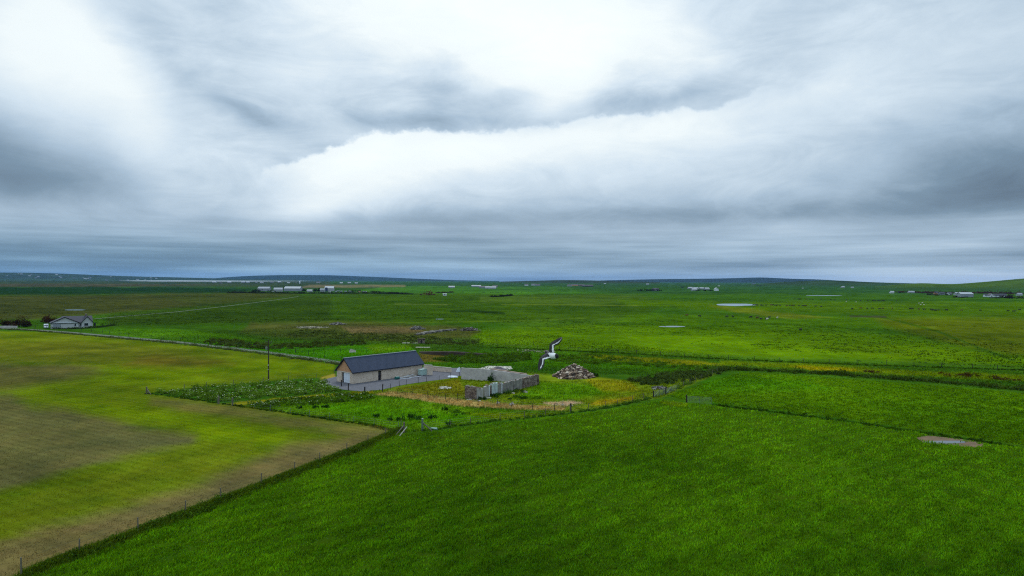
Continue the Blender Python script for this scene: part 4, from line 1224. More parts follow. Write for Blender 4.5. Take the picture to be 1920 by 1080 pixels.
def heap(px, py, rad, hgt, n, smin, smax, mat, label, ell=.8, core=soil_m, name='stone_heap'):
    root = thing(name, label, 'stone heap' if name == 'stone_heap' else 'heap', V3(px, py))
    s = stones(n, rad, hgt, smin, smax, ell).build('stones', mat, root); s['kind'] = 'stuff'
    rr = []
    for q in np.linspace(0, 1, 8):
        rr.append([(math.cos(a_) * rad * q * .96, math.sin(a_) * rad * q * ell * .96, max(-.1, hgt * (1 - q ** 1.25) - .12)) for a_ in np.linspace(0, 2 * math.pi, 20, endpoint=False)])
    vs, fs = loft(rr); MB().add(vs, fs).build('core', core, root)
    return root
heap(1076, 707, 4.7, 2.8, 1400, .16, .42, pile_m, 'big conical heap of brown building stones beside the ruin')
shrub(1110, 706, 2.6, 1.2, A(48, 88, 22), 'dark weeds at the foot of the big stone heap', n=800)
heap(632, 608.5, 4.5, 1.1, 140, .2, .5, grey_pile_m, 'small grey stone heap far behind the barn')
heap(782, 617.5, 3.6, 1.5, 140, .2, .5, grey_pile_m, 'pale stone heap beyond the rough ground')
heap(880, 619.5, 5.0, 1.6, 60, .2, .45, grey_pile_m, 'dark overgrown mound beyond the rubble wall', core=soil_m)
heap(583, 614.5, 8.0, .35, 160, .2, .5, vary('limestone', [lin(176, 170, 140) * .8, lin(150, 144, 120) * .8, lin(110, 108, 84) * .8]), 'flat scatter of pale stones in the rough grazing')
heap(934, 693.5, 2.8, 1.05, 60, .04, .09, gravel_m, 'dark gravel heap tipped on the concrete pad', core=simple('dark_gravel', lin(96, 90, 96) * .8, .95, .2, 3), name='gravel_heap')
heap(835, 728, 1.7, .25, 60, .1, .28, vary('rubble', [lin(214, 210, 200) * .9, lin(180, 172, 160) * .9]), 'little heap of pale rubble in the yellow grass')
heap(1236, 729, 2.2, .6, 60, .12, .3, grey_pile_m, 'grey rubble spilling from the bramble thicket')
r_ = thing('rubble_wall', 'tumbled grey dry stone wall behind the barn', 'wall', V3(785, 628))
mb = MB(); w0 = P(785, 628)
for p in along([(785, 628), (800, 624.5), (824, 621.5), (852, 619)], 260, .9):
    s = random.uniform(.25, .6); mb.add([(p[0] - w0[0] + random.gauss(0, .1) + sx * s, p[1] - w0[1] + sy * s * .7, (sz + .3) * s * .9) for sx in (-1, 1) for sy in (-1, 1) for sz in (-.4, 1)],
                                     [(0, 1, 3, 2), (4, 6, 7, 5), (0, 4, 5, 1), (2, 3, 7, 6), (0, 2, 6, 4), (1, 5, 7, 3)])
o = mb.build('stones', grey_pile_m, r_); o['kind'] = 'stuff'
r_ = thing('rubble_row', 'scatter of pale stones along the weeds behind the flying bird', 'stone scatter', V3(980, 658))
mb = MB(); w0 = P(980, 658)
for p in along([(978, 657), (1000, 659), (1024, 661)], 60, 1.6):
    s = random.uniform(.08, .26); mb.add([(p[0] - w0[0] + sx * s, p[1] - w0[1] + sy * s * .7, (sz + .3) * s * .9) for sx in (-1, 1) for sy in (-1, 1) for sz in (-.4, 1)],
                                     [(0, 1, 3, 2), (4, 6, 7, 5), (0, 4, 5, 1), (2, 3, 7, 6), (0, 2, 6, 4), (1, 5, 7, 3)])
o = mb.build('stones', MATS['limestone'], r_); o['kind'] = 'stuff'
for k, (px, py, s) in enumerate([(960, 759.5, .5), (934, 756.5, .35), (985, 736, .5), (962, 738, .35), (1056, 760, .3), (1072, 761, .25), (661, 660.5, 1.0)]):
    o = stones(1, .01, 0, s, s * 1.01).build('boulder', stone_w); o.location = V3(px, py, s * .2)
    tag(o, ['large pale flat boulder on the tan path before the ruin', 'small pale boulder on the path edge before the ruin', 'pale slab in the grass before the ruin end',
            'small pale stone before the ruin middle', 'pale stone by the bare patch', 'small stone beside the thick fence post', 'white boulder in the field beyond the barn'][k], 'boulder')
# dark earth bank of the drain behind the barn
r_ = V3(790, 668)
bank_pts = P([786, 805, 830, 850, 870, 890, 915], [662, 665, 667, 668, 668.5, 668, 667])
vs = []; fs = []
for i, p in enumerate(bank_pts):
    f = math.sin(math.pi * (i + .4) / len(bank_pts)); hh = .15 + 1.25 * f
    for off, z in ((0, -.1), (.5, hh * .9), (1.6, hh), (3.2, -.1)): vs.append((p[0] - r_.x, p[1] + off - r_.y, z))
for i in range(len(bank_pts) - 1):
    for q in range(3): fs.append((i * 4 + q, (i + 1) * 4 + q, (i + 1) * 4 + q + 1, i * 4 + q + 1))
o = MB().add(vs, fs).build('earth_bank', soil_m); o.location = r_
tag(o, 'dark cut earth bank of the drain behind the barn', 'bank', kind='structure')

# small hut in the rough ground
r_ = thing('stone_hut', 'small dark square hut in the rough ground behind the barn', 'hut', V3(790, 643.5), .2)
MB().box(-1.3, 1.3, -1, 1, -.1, 1.5).build('wall', ruin_m, r_); MB().prism([(-1.45, 1.5), (-1.45, 1.62), (1.45, 1.75), (1.45, 1.6)], -1.15, 1.15).build('roof', soil_m, r_)
MB().box(-.3, .3, -1.03, -.99, 0, 1.2).build('door', dark_m, r_)
for (px, py, w_, lab) in [(769, 643.5, 6, 'pale concrete slab beside the dark hut'), (793, 651.5, 5, 'pale slab in the grass in front of the dark hut')]:
    o = MB().box(-w_ / 2, w_ / 2, -.7, .7, -.05, .12).build('slab', pale_m); o.location = V3(px, py); tag(o, lab, 'slab')

# ------------------------------------------------------------------ power pole
r_ = thing('power_pole', 'tall dark wooden power pole in the dock weeds', 'pole', V3(503.5, 717))
MB().tube((0, 0, -.2), (0, 0, 9.9), .17, .11, 10).build('shaft', pole_m, r_)
ca = MB().box(-.75, .75, -.06, .06, 9.25, 9.4).build('crossarm', pole_m, r_)
for q in (-.62, 0, .62): MB().tube((q, 0, 9.4), (q, 0, 9.68), .07, .04, 6).build('insulator', galv_m, ca)
tr_ = MB().tube((-.45, -.05, 7.5), (-.45, -.05, 8.2), .28, .28, 12).build('transformer', galv_m, r_)
MB().tube((-.45, -.05, 8.2), (-.45, -.05, 8.4), .08, .05, 6).build('bushing', galv_m, tr_)
MB().box(-.3, 0, -.05, .05, 7.75, 7.85).build('bracket', postd_m, r_)
MB().box(-.12, .12, -.19, -.165, 3.9, 4.2).build('warning_plate', pale_m, r_)
MB().box(-.1, .1, -.19, -.165, 2.9, 3.1).build('number_plate', pale_m, r_)

# ------------------------------------------------------------------ fences and gates
def fence(label, pts_px, spacing, h, rad, mat, strands=3, square=False, name='wire_fence', jit=.08, px_posts=None, tall=()):
    w = P([p[0] for p in pts_px], [p[1] for p in pts_px])
    L = np.concatenate([[0], np.cumsum(np.linalg.norm(np.diff(w, axis=0), axis=1))])
    if px_posts is not None:
        q = []
        for p in px_posts:
            pw = P(*p); k = np.argmin([np.linalg.norm(pw - (w[0] + (0)))]) ; q.append(pw)
        pos = np.array(q)
    else:
        n = max(2, int(round(L[-1] / spacing)) + 1); s = np.linspace(0, L[-1], n)
        s[1:-1] += rng.normal(0, spacing * jit, n - 2)
        pos = np.stack([np.interp(s, L, w[:, 0]), np.interp(s, L, w[:, 1])], -1)
    o0 = Vector((pos[0][0], pos[0][1], curv(*pos[0])))
    root = thing(name, label, 'fence', o0)
    mb = MB()
    if square: mb.box(-rad, rad, -rad, rad, -.2, h)
    else: mb.tube((0, 0, -.2), (0, 0, h), rad, rad * .9, 7)
    me = mb.mesh('post'); me.materials.append(mat)
    rel = relief(pos[:, 0], pos[:, 1])
    for i, p in enumerate(pos):
        o = link('post', me, None, root)
        o.location = (p[0] - o0.x, p[1] - o0.y, curv(*p) - o0.z + rel[i])
        o.rotation_euler = (rng.normal(0, .035), rng.normal(0, .035), rng.uniform(0, 3))
        o.scale = (1, 1, rng.uniform(.88, 1.1) * (1.25 if i in tall else 1))
    for k in range(strands):
        z = h * (0.92 - k * 0.3); mb = MB()
        for i in range(len(pos) - 1):
            a, b = pos[i], pos[i + 1]
            mb.tube((a[0] - o0.x, a[1] - o0.y, z + rel[i]), (b[0] - o0.x, b[1] - o0.y, z + rel[i + 1]), .008, .008, 3)
        mb.build('wire', wire_m, root)
    return root
fence('weathered post fence along the bank between crop and meadow', BANK_PX, 5.5, 1.25, .065, post_m, 3)
fence('fence of slim posts along the crop below the garden', [(407, 757), (470, 765), (560, 779), (632, 789), (668, 793), (707, 798), (747, 803)], 4.6, 1.15, .045, galv_m, 3)
fence('fence from the corner post along the tan path to the thick post', [(793, 806), (827, 801), (905, 792), (940, 787.5), (1000, 781), (1040, 776.5), (1069, 774)], 5.2, 1.2, .06, post_m, 3)
fence('wire fence along the tan path in front of the ruin', [(717, 734), (741, 737), (790, 743), (840, 749.5), (892, 755), (922, 759.5), (950, 763.5), (980, 767.5), (1011, 769), (1040, 771)], 4.3, 1.35, .06, postd_m, 3)
fence('dark post fence at the front of the gravel yard', [(640, 724), (653, 731), (684, 738), (717, 734)], 1, 1.55, .10, postd_m, 2, True,
      px_posts=[(640, 724.5), (653, 731.5), (684, 738.5), (717, 734.5)])
fence('thin post fence along the right edge of the gravel yard', [(717, 734), (754, 723), (794, 716.5), (816, 714), (838, 711), (862, 707)], 3.6, 1.35, .055, postd_m, 3)
fence('post fence left of the barn beside the crop', [(278, 739), (380, 727), (480, 719), (548, 712), (596, 709), (618, 707), (628, 704)], 6.0, 1.2, .06, post_m, 2)
fence('short posts left of the barn door', [(596.5, 719.5), (617.5, 721.5)], 3.2, 1.0, .05, postd_m, 1)
fence('fence beside the yellow flowers up to the bramble thicket', [(1069, 774), (1122, 766.5), (1180, 755), (1224, 745), (1246, 739), (1275, 727), (1310, 713), (1345, 700)], 4.4, 1.2, .055, post_m, 3)
fence('long pasture fence behind the ruin and stone heap', [(905, 650), (1040, 656.5), (1180, 663.5), (1376, 674.5), (1515, 680.5), (1631, 684), (1745, 688.5), (1845, 691.5), (1990, 697)], 7.0, 1.35, .075, postd_m, 2)
fence('roadside fence beyond the farm road', [(-40, 606), (76, 616), (180, 623), (268, 634), (366, 641), (480, 652), (560, 663), (640, 676)], 9.0, 1.3, .08, postd_m, 2)
fence('fence through the grazing beyond the road', [(268, 641), (305, 638), (345, 637.5), (372, 635)], 7.5, 1.3, .08, postd_m, 2)
fence('field fence between the rushes and the barn', [(555, 660), (600, 661), (650, 660), (700, 659), (760, 655)], 8, 1.3, .07, postd_m, 2)
fence('fence along the weedy lane beyond the barn', [(762, 646), (786, 645), (830, 641), (870, 640), (908, 641), (980, 645), (1040, 650)], 9, 1.4, .08, postd_m, 2)

def post_thing(name, px, py, h, r, mat, label, strut=None, lean=0.0):
    root = thing(name, label, 'post', V3(px, py), 0)
    MB().tube((0, 0, -.2), (lean, 0, h), r, r * .92, 9).build('post_shaft', mat, root)
    MB().tube((lean, 0, h), (lean, 0, h + .04), r * 1.05, r * .6, 9).build('cap', mat, root)
    if strut: MB().tube((0, 0, h * .72), strut, r * .55, r * .5, 7).build('strut', pale_m if name == 'gate_post' else post_m, root)
    return root
post_thing('strainer_post', 275, 739, 1.5, .16, post_m, 'stout grey corner post with strut at the tip of the weeds', (1.4, -.9, 0.05))
post_thing('gate_post', 410, 757.5, 1.4, .16, post_m, 'pale weathered gate post beside the grassy track', None)
post_thing('gate_post', 436, 760.5, 1.45, .17, post_m, 'second weathered gate post across the grassy track')
post_thing('strainer_post', 757.5, 812, 1.7, .15, post_m, 'grey strainer post where crop and meadow meet', (-1.0, -2.2, 0.05))
post_thing('strainer_post', 792, 807.5, 1.9, .18, galv_m, 'grey strainer post at the garden corner', (1.6, -.5, .05))
post_thing('strainer_post', 1070, 773, 1.6, .16, postd_m, 'thick dark post at the corner of the ruin ground')
r_ = thing('pale_pole', 'pale bare pole leaning across the fence end', 'pole', V3(748.5, 819))
MB().tube((0, 0, .05), (1.05, .9, 1.35), .085, .075, 8).build('pole_shaft', pale_m, r_)
MB().tube((1.03, .88, 1.33), (1.07, .92, 1.38), .08, .05, 8).build('pole_tip', post_m, r_)
r_ = thing('water_pipe', 'short pale green pipe lying by the garden corner post', 'pipe', V3(806.5, 805))
MB().tube((0, 0, .16), (1.15, -.3, .16), .16, .16, 12).build('pipe_body', tank_m, r_)
for q in (0, 1.07): MB().tube((q, -q * .26, .16), (q + .08, -q * .26 - .02, .16), .18, .18, 12).build('collar', tank_m, r_)

def gate(a, b, h, label, bars=6):
    p0, ang, L = frame_px(a, b)
    root = thing('metal_gate', label, 'gate', (p0[0], p0[1], curv(*p0) + float(relief(np.array([p0[0]]), np.array([p0[1]]))[0])), ang)
    me = MB().tube((0, 0, 0), (L, 0, 0), .022, .022, 6).mesh('bar'); me.materials.append(galv_m)
    for i in range(bars):
        o = link('bar', me, None, root); o.location.z = .22 + (h - .22) * i / (bars - 1)
    for x in (0, L / 2, L): MB().tube((x, 0, .15), (x, 0, h + .03), .035, .035, 6).build('upright', galv_m, root)
    MB().tube((0, .02, .25), (L / 2, .02, h), .025, .025, 6).build('brace', galv_m, root)
    MB().tube((-.2, 0, -.2), (-.2, 0, h + .25), .12, .11, 8).build('hanging_post', postd_m, root)
    return root
gate((1289, 757.5), (1334, 760.5), 1.35, 'galvanised field gate standing open in the meadow corner')
gate((1226, 745.5), (1247, 740), 1.2, 'grey hurdle gate at the edge of the bramble thicket')
gate((1249, 739.5), (1268, 732), 1.2, 'thin mesh hurdle beside the grey hurdle gate')

for px, py, w_, h_, lab in [(708, 782, 1.1, .8, 'small dark bush by the slim post fence'), (751, 789, 1.3, 1.1, 'dark bush beside the garden corner'), (772, 783, 1.2, .9, 'bush between two dark bushes in the garden'),
                       (784, 786, 2.0, .8, 'low spreading bush left of the tall garden bush'), (808, 786, 1.4, 1.1, 'tall dark bush alone in the garden grass'), (731, 788, .9, .5, 'little green tuft by the fence'),
                       (842, 797, 1.2, .8, 'dark bush by the pipe and corner fence'), (870, 777, 3.6, .8, 'long low dark bush below the tan path'), (833, 769, 1.2, .7, 'pair of small bushes above the garden grass'),
                       (562, 766, 1.2, .8, 'small weed clump at the garden edge'), (612, 764, 1.1, .7, 'weed clump below the yard track'), (590, 765, 1.0, .6, 'weed tuft below the dark weeds')]:
    shrub(px, py, w_, h_, A(38, 80, 22), lab, n=350, size=.10)
for px, py, w_, h_, lab in [(1795, 704.5, 5.0, .9, 'brown rush tussock left of its darker twin'), (1820, 704.5, 3.5, 1.0, 'dark brown rush tussock by the pasture fence'), (1878, 711.5, 4.5, .8, 'brown tussock near the ditch'),
                       (1634, 698.5, 3.0, .7, 'small brown tussock above the ditch')]:
    shrub(px, py, w_, h_, A(70, 60, 24), lab, n=500, size=.13)

# ------------------------------------------------------------------ bungalow on the left
def bungalow():
    p0, ang, L = frame_px((94, 616.5), (174, 614.0))
    root = thing('bungalow', 'pale grey bungalow with grey slate roof and two front gables beside the farm road', 'house', (p0[0], p0[1], curv(*p0)), ang)
    wh = 2.7
    MB().box(1.0, L - .2, 1.2, 9.0, -.1, wh).build('wall', render_m, root)
    rz = 5.4
    def gable_roof_x(x0, x1, y0, y1, z0, z1, ov=.4, th=.14):       # ridge along x
        ym = (y0 + y1) / 2; sl = (z1 - z0) / (ym - y0); ye0, ye1 = y0 - ov, y1 + ov; ze = z0 - ov * sl
        mb = MB()
        for ye in (ye0, ye1):
            mb.add([(x0 - ov, ye, ze), (x1 + ov, ye, ze), (x1 + ov, ym, z1), (x0 - ov, ym, z1), (x0 - ov, ye, ze + th), (x1 + ov, ye, ze + th), (x1 + ov, ym, z1 + th), (x0 - ov, ym, z1 + th)],
                   [(0, 1, 2, 3), (7, 6, 5, 4), (0, 4, 5, 1), (1, 5, 6, 2), (2, 6, 7, 3), (3, 7, 4, 0)])
        return mb
    def gable_roof_y(x0, x1, y0, y1, z0, z1, ov=.4, th=.14):
        xm = (x0 + x1) / 2; sl = (z1 - z0) / (xm - x0); ze = z0 - ov * sl
        mb = MB()
        for xe in (x0 - ov, x1 + ov):
            mb.add([(xe, y0 - ov, ze), (xe, y1, ze), (xm, y1, z1), (xm, y0 - ov, z1), (xe, y0 - ov, ze + th), (xe, y1, ze + th), (xm, y1, z1 + th), (xm, y0 - ov, z1 + th)],
                   [(0, 1, 2, 3), (7, 6, 5, 4), (0, 4, 5, 1), (1, 5, 6, 2), (2, 6, 7, 3), (3, 7, 4, 0)])
        return mb
    ro = gable_roof_x(5.0, L - .3, 1.2, 9.0, wh, rz).build('main_roof', slate2_m, root)
    MB().box(14.2, 15.0, 4.7, 5.5, rz - .3, rz + .9).build('chimney', ruin_m, ro)
    MB().box(14.15, 15.05, 4.65, 5.55, rz + .9, rz + 1.0).build('chimney_cap', conc_m, ro)
    def gable(x0, x1, y0, y1, z1, nm):
        xm = (x0 + x1) / 2
        MB().box(x0, x1, y0, y1, -.1, wh).build('wing_wall', render_m, root)
        g = MB().add([(x0, y0 - .01, wh), (x1, y0 - .01, wh), (xm, y0 - .01, z1 - .02), (x0, y0 + .3, wh), (x1, y0 + .3, wh), (xm, y0 + .3, z1 - .02)],
                     [(0, 1, 2), (5, 4, 3), (0, 3, 4, 1), (1, 4, 5, 2), (2, 5, 3, 0)]).build('gable_front', render_m, root)
        r = gable_roof_y(x0, x1, y0, y1 + 2.5, wh, z1).build('wing_roof', slate2_m, root)
        sl = (z1 - wh) / (xm - x0)
        for s in (-1, 1):
            xe = x0 - .42 if s < 0 else x1 + .42; ze = wh - .42 * sl
            MB().add([(xe, y0 - .45, ze - .18), (xm, y0 - .45, z1 - .18), (xm, y0 - .45, z1 + .2), (xe, y0 - .45, ze + .2), (xe, y0 - .38, ze - .18), (xm, y0 - .38, z1 - .18), (xm, y0 - .38, z1 + .2), (xe, y0 - .38, ze + .2)],
                     [(0, 1, 2, 3), (7, 6, 5, 4), (0, 4, 5, 1), (1, 5, 6, 2), (2, 6, 7, 3), (3, 7, 4, 0)]).build('barge_board', trim_m, r)
    gable(.3, 11.2, 0, 6.0, 5.3, 'left'); gable(L - 4.6, L, 0, 6.0, 5.4, 'right')
    MB().box(.25, 11.3, -.35, -.02, wh - .12, wh + .08).build('fascia', white_m, root)
    MB().box(.3, 11.2, -.3, -.03, wh - .34, wh - .13).build('soffit', trim_m, root)
    for x0, x1, z0, z1, y in [(9.6, 10.3, .9, 2.1, 0), (11.9, 12.6, .9, 2.1, 1.2), (13.6, 14.6, .8, 2.3, 1.2), (16.0, 16.9, .8, 2.3, 1.2), (L - 3.5, L - 1.9, .9, 2.2, 0)]:
        w_ = MB().box(x0 - .08, x1 + .08, y - .05, y - .003, z0 - .08, z1 + .08).build('window', white_m, root)
        MB().box(x0, x1, y - .07, y - .052, z0, z1).build('pane', glass_m, w_)
        MB().box(x0 - .15, x1 + .15, y - .12, y - .004, z0 - .18, z0 - .09).build('sill', conc_m, w_)
    dr = MB().box(17.5, 18.4, 1.13, 1.196, 0, 2.1).build('front_door', trim_m, root)
    MB().tube((17.6, 1.09, 1.0), (17.72, 1.09, 1.0), .03).build('handle', galv_m, dr)
    gd = MB().box(1.2, 4.2, -.06, -.004, 0, 2.15).build('garage_door', tin_m, root)
    for q in range(4): MB().box(1.25, 4.15, -.085, -.061, .08 + q * .53, .55 + q * .53).build('panel', tin_m, gd)
bungalow()
def car(px, py, rot, paint, label, long=4.6):
    root = thing('parked_van', label, 'van', V3(px, py), rot)
    prof = [(-2.2, .35), (2.2, .35), (2.25, .95), (1.6, 1.15), (.95, 1.85), (-2.05, 1.95), (-2.25, 1.0)]
    MB().prism(prof, -.88, .88).build('body', paint, root)
    MB().add([(1.62, -.78, 1.17), (1.62, .78, 1.17), (1.0, .74, 1.82), (1.0, -.74, 1.82)], [(0, 1, 2, 3)]).build('windscreen', glass_m, root).location = (.03, 0, .02)
    for s in (-1, 1):
        MB().box(-.2, .9, s * .89 - .01, s * .89 + .01, 1.2, 1.7).build('side_window', glass_m, root)
        for x in (-1.4, 1.45):
            w_ = MB().tube((x, s * .78, .33), (x, s * .95, .33), .33, .33, 14).build('wheel', tyre_m, root)
            MB().tube((x, s * .93, .33), (x, s * .965, .33), .18, .18, 10).build('rim', galv_m, w_)
        MB().box(2.2, 2.27, s * .65 - .14, s * .65 + .14, .72, .9).build('headlight', glass_m, root)
    return root
car(86.5, 615.5, math.radians(-55), white_m, 'white van parked at the end of the bungalow')
for px, py, w_, h_, lab, c in [(14, 612, 7, 4.2, 'dark brown bush by the road left of the bungalow', A(52, 46, 26)), (36, 612, 9, 4.6, 'broad brown bush between the roadside bush and the bungalow', A(56, 48, 28)),
                               (52, 613, 4.5, 3.2, 'small brown bush at the end of the row by the bungalow', A(48, 50, 26)), (92, 606, 6, 3.5, 'reddish brown bush behind the bungalow gable', A(66, 50, 30))]:
    shrub(px, py, w_, h_, c, lab, 'bushes beside the bungalow', n=1100, size=.30)
hedge_strip('garden_hedge', [(98, 617.5), (130, 617), (160, 616), (190, 613.5), (215, 610)], 120, .5, .9, .9, 4000, .22, A(52, 80, 34), 'low garden hedge in front of the bungalow', 'hedge')
low_wall('garden_wall', (0, 614.5), (32, 614.8), .9, .9, .3, conc_m, 'low grey wall beside the road in front of the brown bushes', rough=.03, seg=3)

# ------------------------------------------------------------------ far farms
def shed(name, px, py, w, d, wh, rise, wallm, roofm, label, group=None, yaw=0.0, cat='building', ends=False, openings=0):
    b = V3(px, py)
    root = thing(name, label, cat, b, yaw, group)
    def hw_(): return w / 2
    prof = [(-d / 2, -.3), (d / 2, -.3), (d / 2, wh), (0, wh + rise - .05), (-d / 2, wh)]
    if not ends:     # ridge along x
        vs = [(-w / 2, y, z) for y, z in prof] + [(w / 2, y, z) for y, z in prof]
    else:
        vs = [(y, -w / 2, z) for y, z in prof] + [(y, w / 2, z) for y, z in prof]
    n = 5; fs = [(i, (i + 1) % n, n + (i + 1) % n, n + i) for i in range(n)] + [tuple(range(n))[::-1], tuple(range(n, 2 * n))]
    MB().add(vs, fs).build('wall', wallm, root)
    mb = MB(); ov = .5; sl = rise / (d / 2); th = .25
    for s in (-1, 1):
        ye = s * (d / 2 + ov); ze = wh - ov * sl
        q = [(-w / 2 - ov, ye, ze), (w / 2 + ov, ye, ze), (w / 2 + ov, 0, wh + rise), (-w / 2 - ov, 0, wh + rise)]
        q += [(a, b_, c + th) for a, b_, c in q]
        if ends: q = [(b_, a, c) for a, b_, c in q]
        mb.add(q, [(0, 1, 2, 3), (7, 6, 5, 4), (0, 4, 5, 1), (1, 5, 6, 2), (2, 6, 7, 3), (3, 7, 4, 0)])
    mb.build('roof', roofm, root)
    for i in range(openings):
        x = (i + .5) / openings * w - w / 2
        y = -d / 2
        if ends: x *= d / w * .8; y = -w / 2
        MB().box(x - .9, x + .9, y - .06, y - .01, .7, 2.4).build('window', glass_m, root)
    return root
fg = 'sheds of the far farm in the plain'
shed('farm_shed', 496, 545.5, 22, 14, 5, 3, tin_m, tin_m, 'grey low shed at the dark end of the far farm', fg)
shed('farm_shed', 522, 546.5, 15, 12, 4, 3, tin_w, tin_m, 'small pale shed between the grey shed and the long white roof', fg, yaw=.2)
shed('farm_shed', 550, 545.5, 31, 18, 5, 3.6, tin_m, tin_w, 'long grey shed with a bright pale roof on the far farm', fg, openings=0)
shed('farm_shed', 618, 545.5, 17, 16, 5.5, 4.0, tin_w, tin_w, 'white gabled shed beside the blue silo on the far farm', fg, yaw=.15)
shed('farm_shed', 581, 547.3, 9, 7, 2.6, 1.5, tin_w, tin_w, 'little white hut beside the far dark trees', fg)
shed('farm_shed', 605, 547.0, 8, 8, 4.2, 1.5, tin_m, tin_m, 'narrow grey lean-to left of the blue silo', fg)
r_ = thing('silo', 'dark blue silo beside the white far shed', 'silo', V3(612, 546.5))
MB().tube((0, 0, -.2), (0, 0, 7.2), 2.4, 2.4, 16).build('tower', blue_m, r_); MB().tube((0, 0, 7.2), (0, 0, 8.4), 2.5, .3, 16).build('cap', blue_m, r_)
k = 0
for px, py, s, m in [(634, 546.5, 4.0, tin_w), (640, 547.5, 3, tin_w), (648, 547.8, 3.4, tin_m), (654, 547, 3.2, tin_w), (658, 547.5, 3, tin_w), (674, 548.2, 2.8, larch_m), (681, 548, 3.2, tin_w), (686, 548.3, 2.8, tin_w), (512, 547.5, 3.4, tin_w), (630, 548, 3, tin_w), (618, 548.6, 4, tin_w)]:
    r_ = thing('trailer', 'small pale trailer or vehicle parked by the far farm', 'trailer', V3(px, py), rng.uniform(-.5, .5), 'vehicles parked by the far farm')
    MB().prism([(-s * .6, .5), (s * .6, .5), (s * .6, 1.6), (s * .4, 2.3), (-s * .6, 2.3)], -1, 1).build('body', m, r_)
    for x in (-s * .35, s * .35): MB().tube((x, -1.05, .4), (x, 1.05, .4), .4, .4, 10).build('wheel', tyre_m, r_)
def far_tree(px, py, w, h, c, label, group, n=260):
    return shrub(px, py, w, h, c, label, group, n=n, name='tree_clump', cat='trees', size=max(.5, h * .13))
for px, py, w_, h_ in [(476, 548, 12, 5), (484, 547.5, 9, 6), (508, 547, 10, 4), (532, 543.5, 12, 6), (569, 546, 9, 5), (590, 546.5, 12, 6.5), (600, 546.5, 10, 6), (662, 547.5, 12, 4.5), (672, 547, 9, 4), (697, 548, 14, 3.5), (712, 548.5, 14, 3)]:
    far_tree(px, py, w_, h_, A(26, 46, 22), 'dark wind-bent trees around the far farm', 'trees of the far farm')
hedge_strip('farm_scrub', [(430, 549), (480, 550), (560, 550.5), (640, 550.5), (720, 550.5), (770, 552)], 260, 3, 5, 2.2, 7000, .9, A(40, 54, 28), 'dark scrub and yards around the far farm', 'scrub')
far_tree(800, 553.5, 18, 7, A(84, 66, 44), 'brown scrub mound in the plain beyond the barn', None)
hedge_strip('farm_scrub', [(818, 549.5), (846, 548.8)], 30, 1, 3, 2, 900, .8, A(60, 60, 40), 'dark thorn row left of the white caravan', 'scrub')
hedge_strip('farm_scrub', [(922, 557), (936, 556.5), (962, 554.5)], 40, 1, 3, 2.4, 1400, .7, A(36, 48, 24), 'dark scrub patch in the middle plain', 'scrub')
shed('caravan', 834, 554.2, 5.5, 2.4, 2.3, .25, white_m, white_m, 'white caravan alone in the plain', None, cat='caravan', openings=1)
sg = 'buildings scattered over the far plain'
shed('farm_shed', 847, 540.0, 17, 10, 3.5, 2.4, tin_w, tin_w, 'white roofed shed alone on the bright far field', sg)
for px, py, w_, d_, wm, rm in [(893, 538.3, 30, 12, tin_m, tin_m), (907, 540.5, 26, 11, tin_m, slate2_m), (920, 541.5, 28, 11, tin_w, tin_m), (928, 539, 16, 10, tin_m, slate2_m)]:
    shed('farm_shed', px, py, w_, d_, 3.6, 2.6, wm, rm, 'grey shed of the low farm in the middle distance', 'grey farm in the middle distance')
for px, py, w_, wm in [(987, 535.5, 16, white_m), (1000, 535.0, 18, white_m), (1008, 535.6, 22, tin_m), (1068, 536.8, 18, tin_w), (1078, 536, 26, larch_m), (1090, 536.5, 22, ruin_m), (1098, 537.6, 26, slate2_m), (1106, 537.5, 24, slate2_m)]:
    shed('farmhouse', px, py, w_, 10, 4, 3, wm, slate2_m, 'small house of the hamlet on the low dark rise', 'hamlet on the low rise')
for px, w_ in [(1203, 18), (1212, 20), (1222, 14), (1233, 14)]:
    far_tree(px, 545.6, w_, 6, A(28, 48, 24), 'dark trees on the far pasture edge', 'trees on the far pasture edge')
shed('farmhouse', 1229, 545.5, 14, 9, 3.5, 3, tin_m, slate2_m, 'grey house between two dark far trees', sg)
for px, py, w_, en in [(1294, 541.8, 14, False), (1304, 542.6, 15, False), (1315, 542.6, 12, False), (1325, 543.2, 12, False), (1301, 545, 12, False)]:
    shed('farm_shed', px, py, w_, 9, 3, 2.6, tin_m, tin_w, 'dark walled shed with pale roof on the right-hand farm', 'sheds of the pale roofed farm', yaw=.25)
shed('farmhouse', 1343, 545.2, 9, 9, 4, 3.4, white_m, tin_w, 'white gabled house at the end of the pale roofed farm', sg, ends=True)
for px in (1310, 1322, 1333): far_tree(px, 545.8, 12, 4, A(24, 40, 22), 'dark scrub between the pale roofed sheds', 'scrub of the pale roofed farm')
rg = 'buildings under the green hillside'
shed('farm_shed', 1809, 556.5, 19, 14, 4.5, 2.8, tin_m, tin_w, 'large shed with bright white roof under the green hill', rg, yaw=-.1)
shed('farm_shed', 1794, 553.5, 7, 8, 3.5, 1.6, tin_w, tin_w, 'small white lean-to beside the bright roofed shed', rg)
shed('farmhouse', 1857, 557.0, 6.0, 5.5, 2.8, 3.0, white_m, slate2_m, 'white gabled end of the dark roofed house', rg, ends=True, openings=1)
shed('farmhouse', 1874, 556.8, 20, 6, 2.6, 2.4, white_m, slate2_m, 'long white cottage with dark roof and small windows under the hill', rg, openings=4)
shed('farmhouse', 1848, 556.6, 5, 5, 2.6, 2.2, white_m, slate2_m, 'small white porch block of the hill cottage', rg)
shed('farmhouse', 1780, 552.5, 6, 6, 2.6, 2.2, white_m, slate2_m, 'little white cottage left of the bright roofed shed', rg)
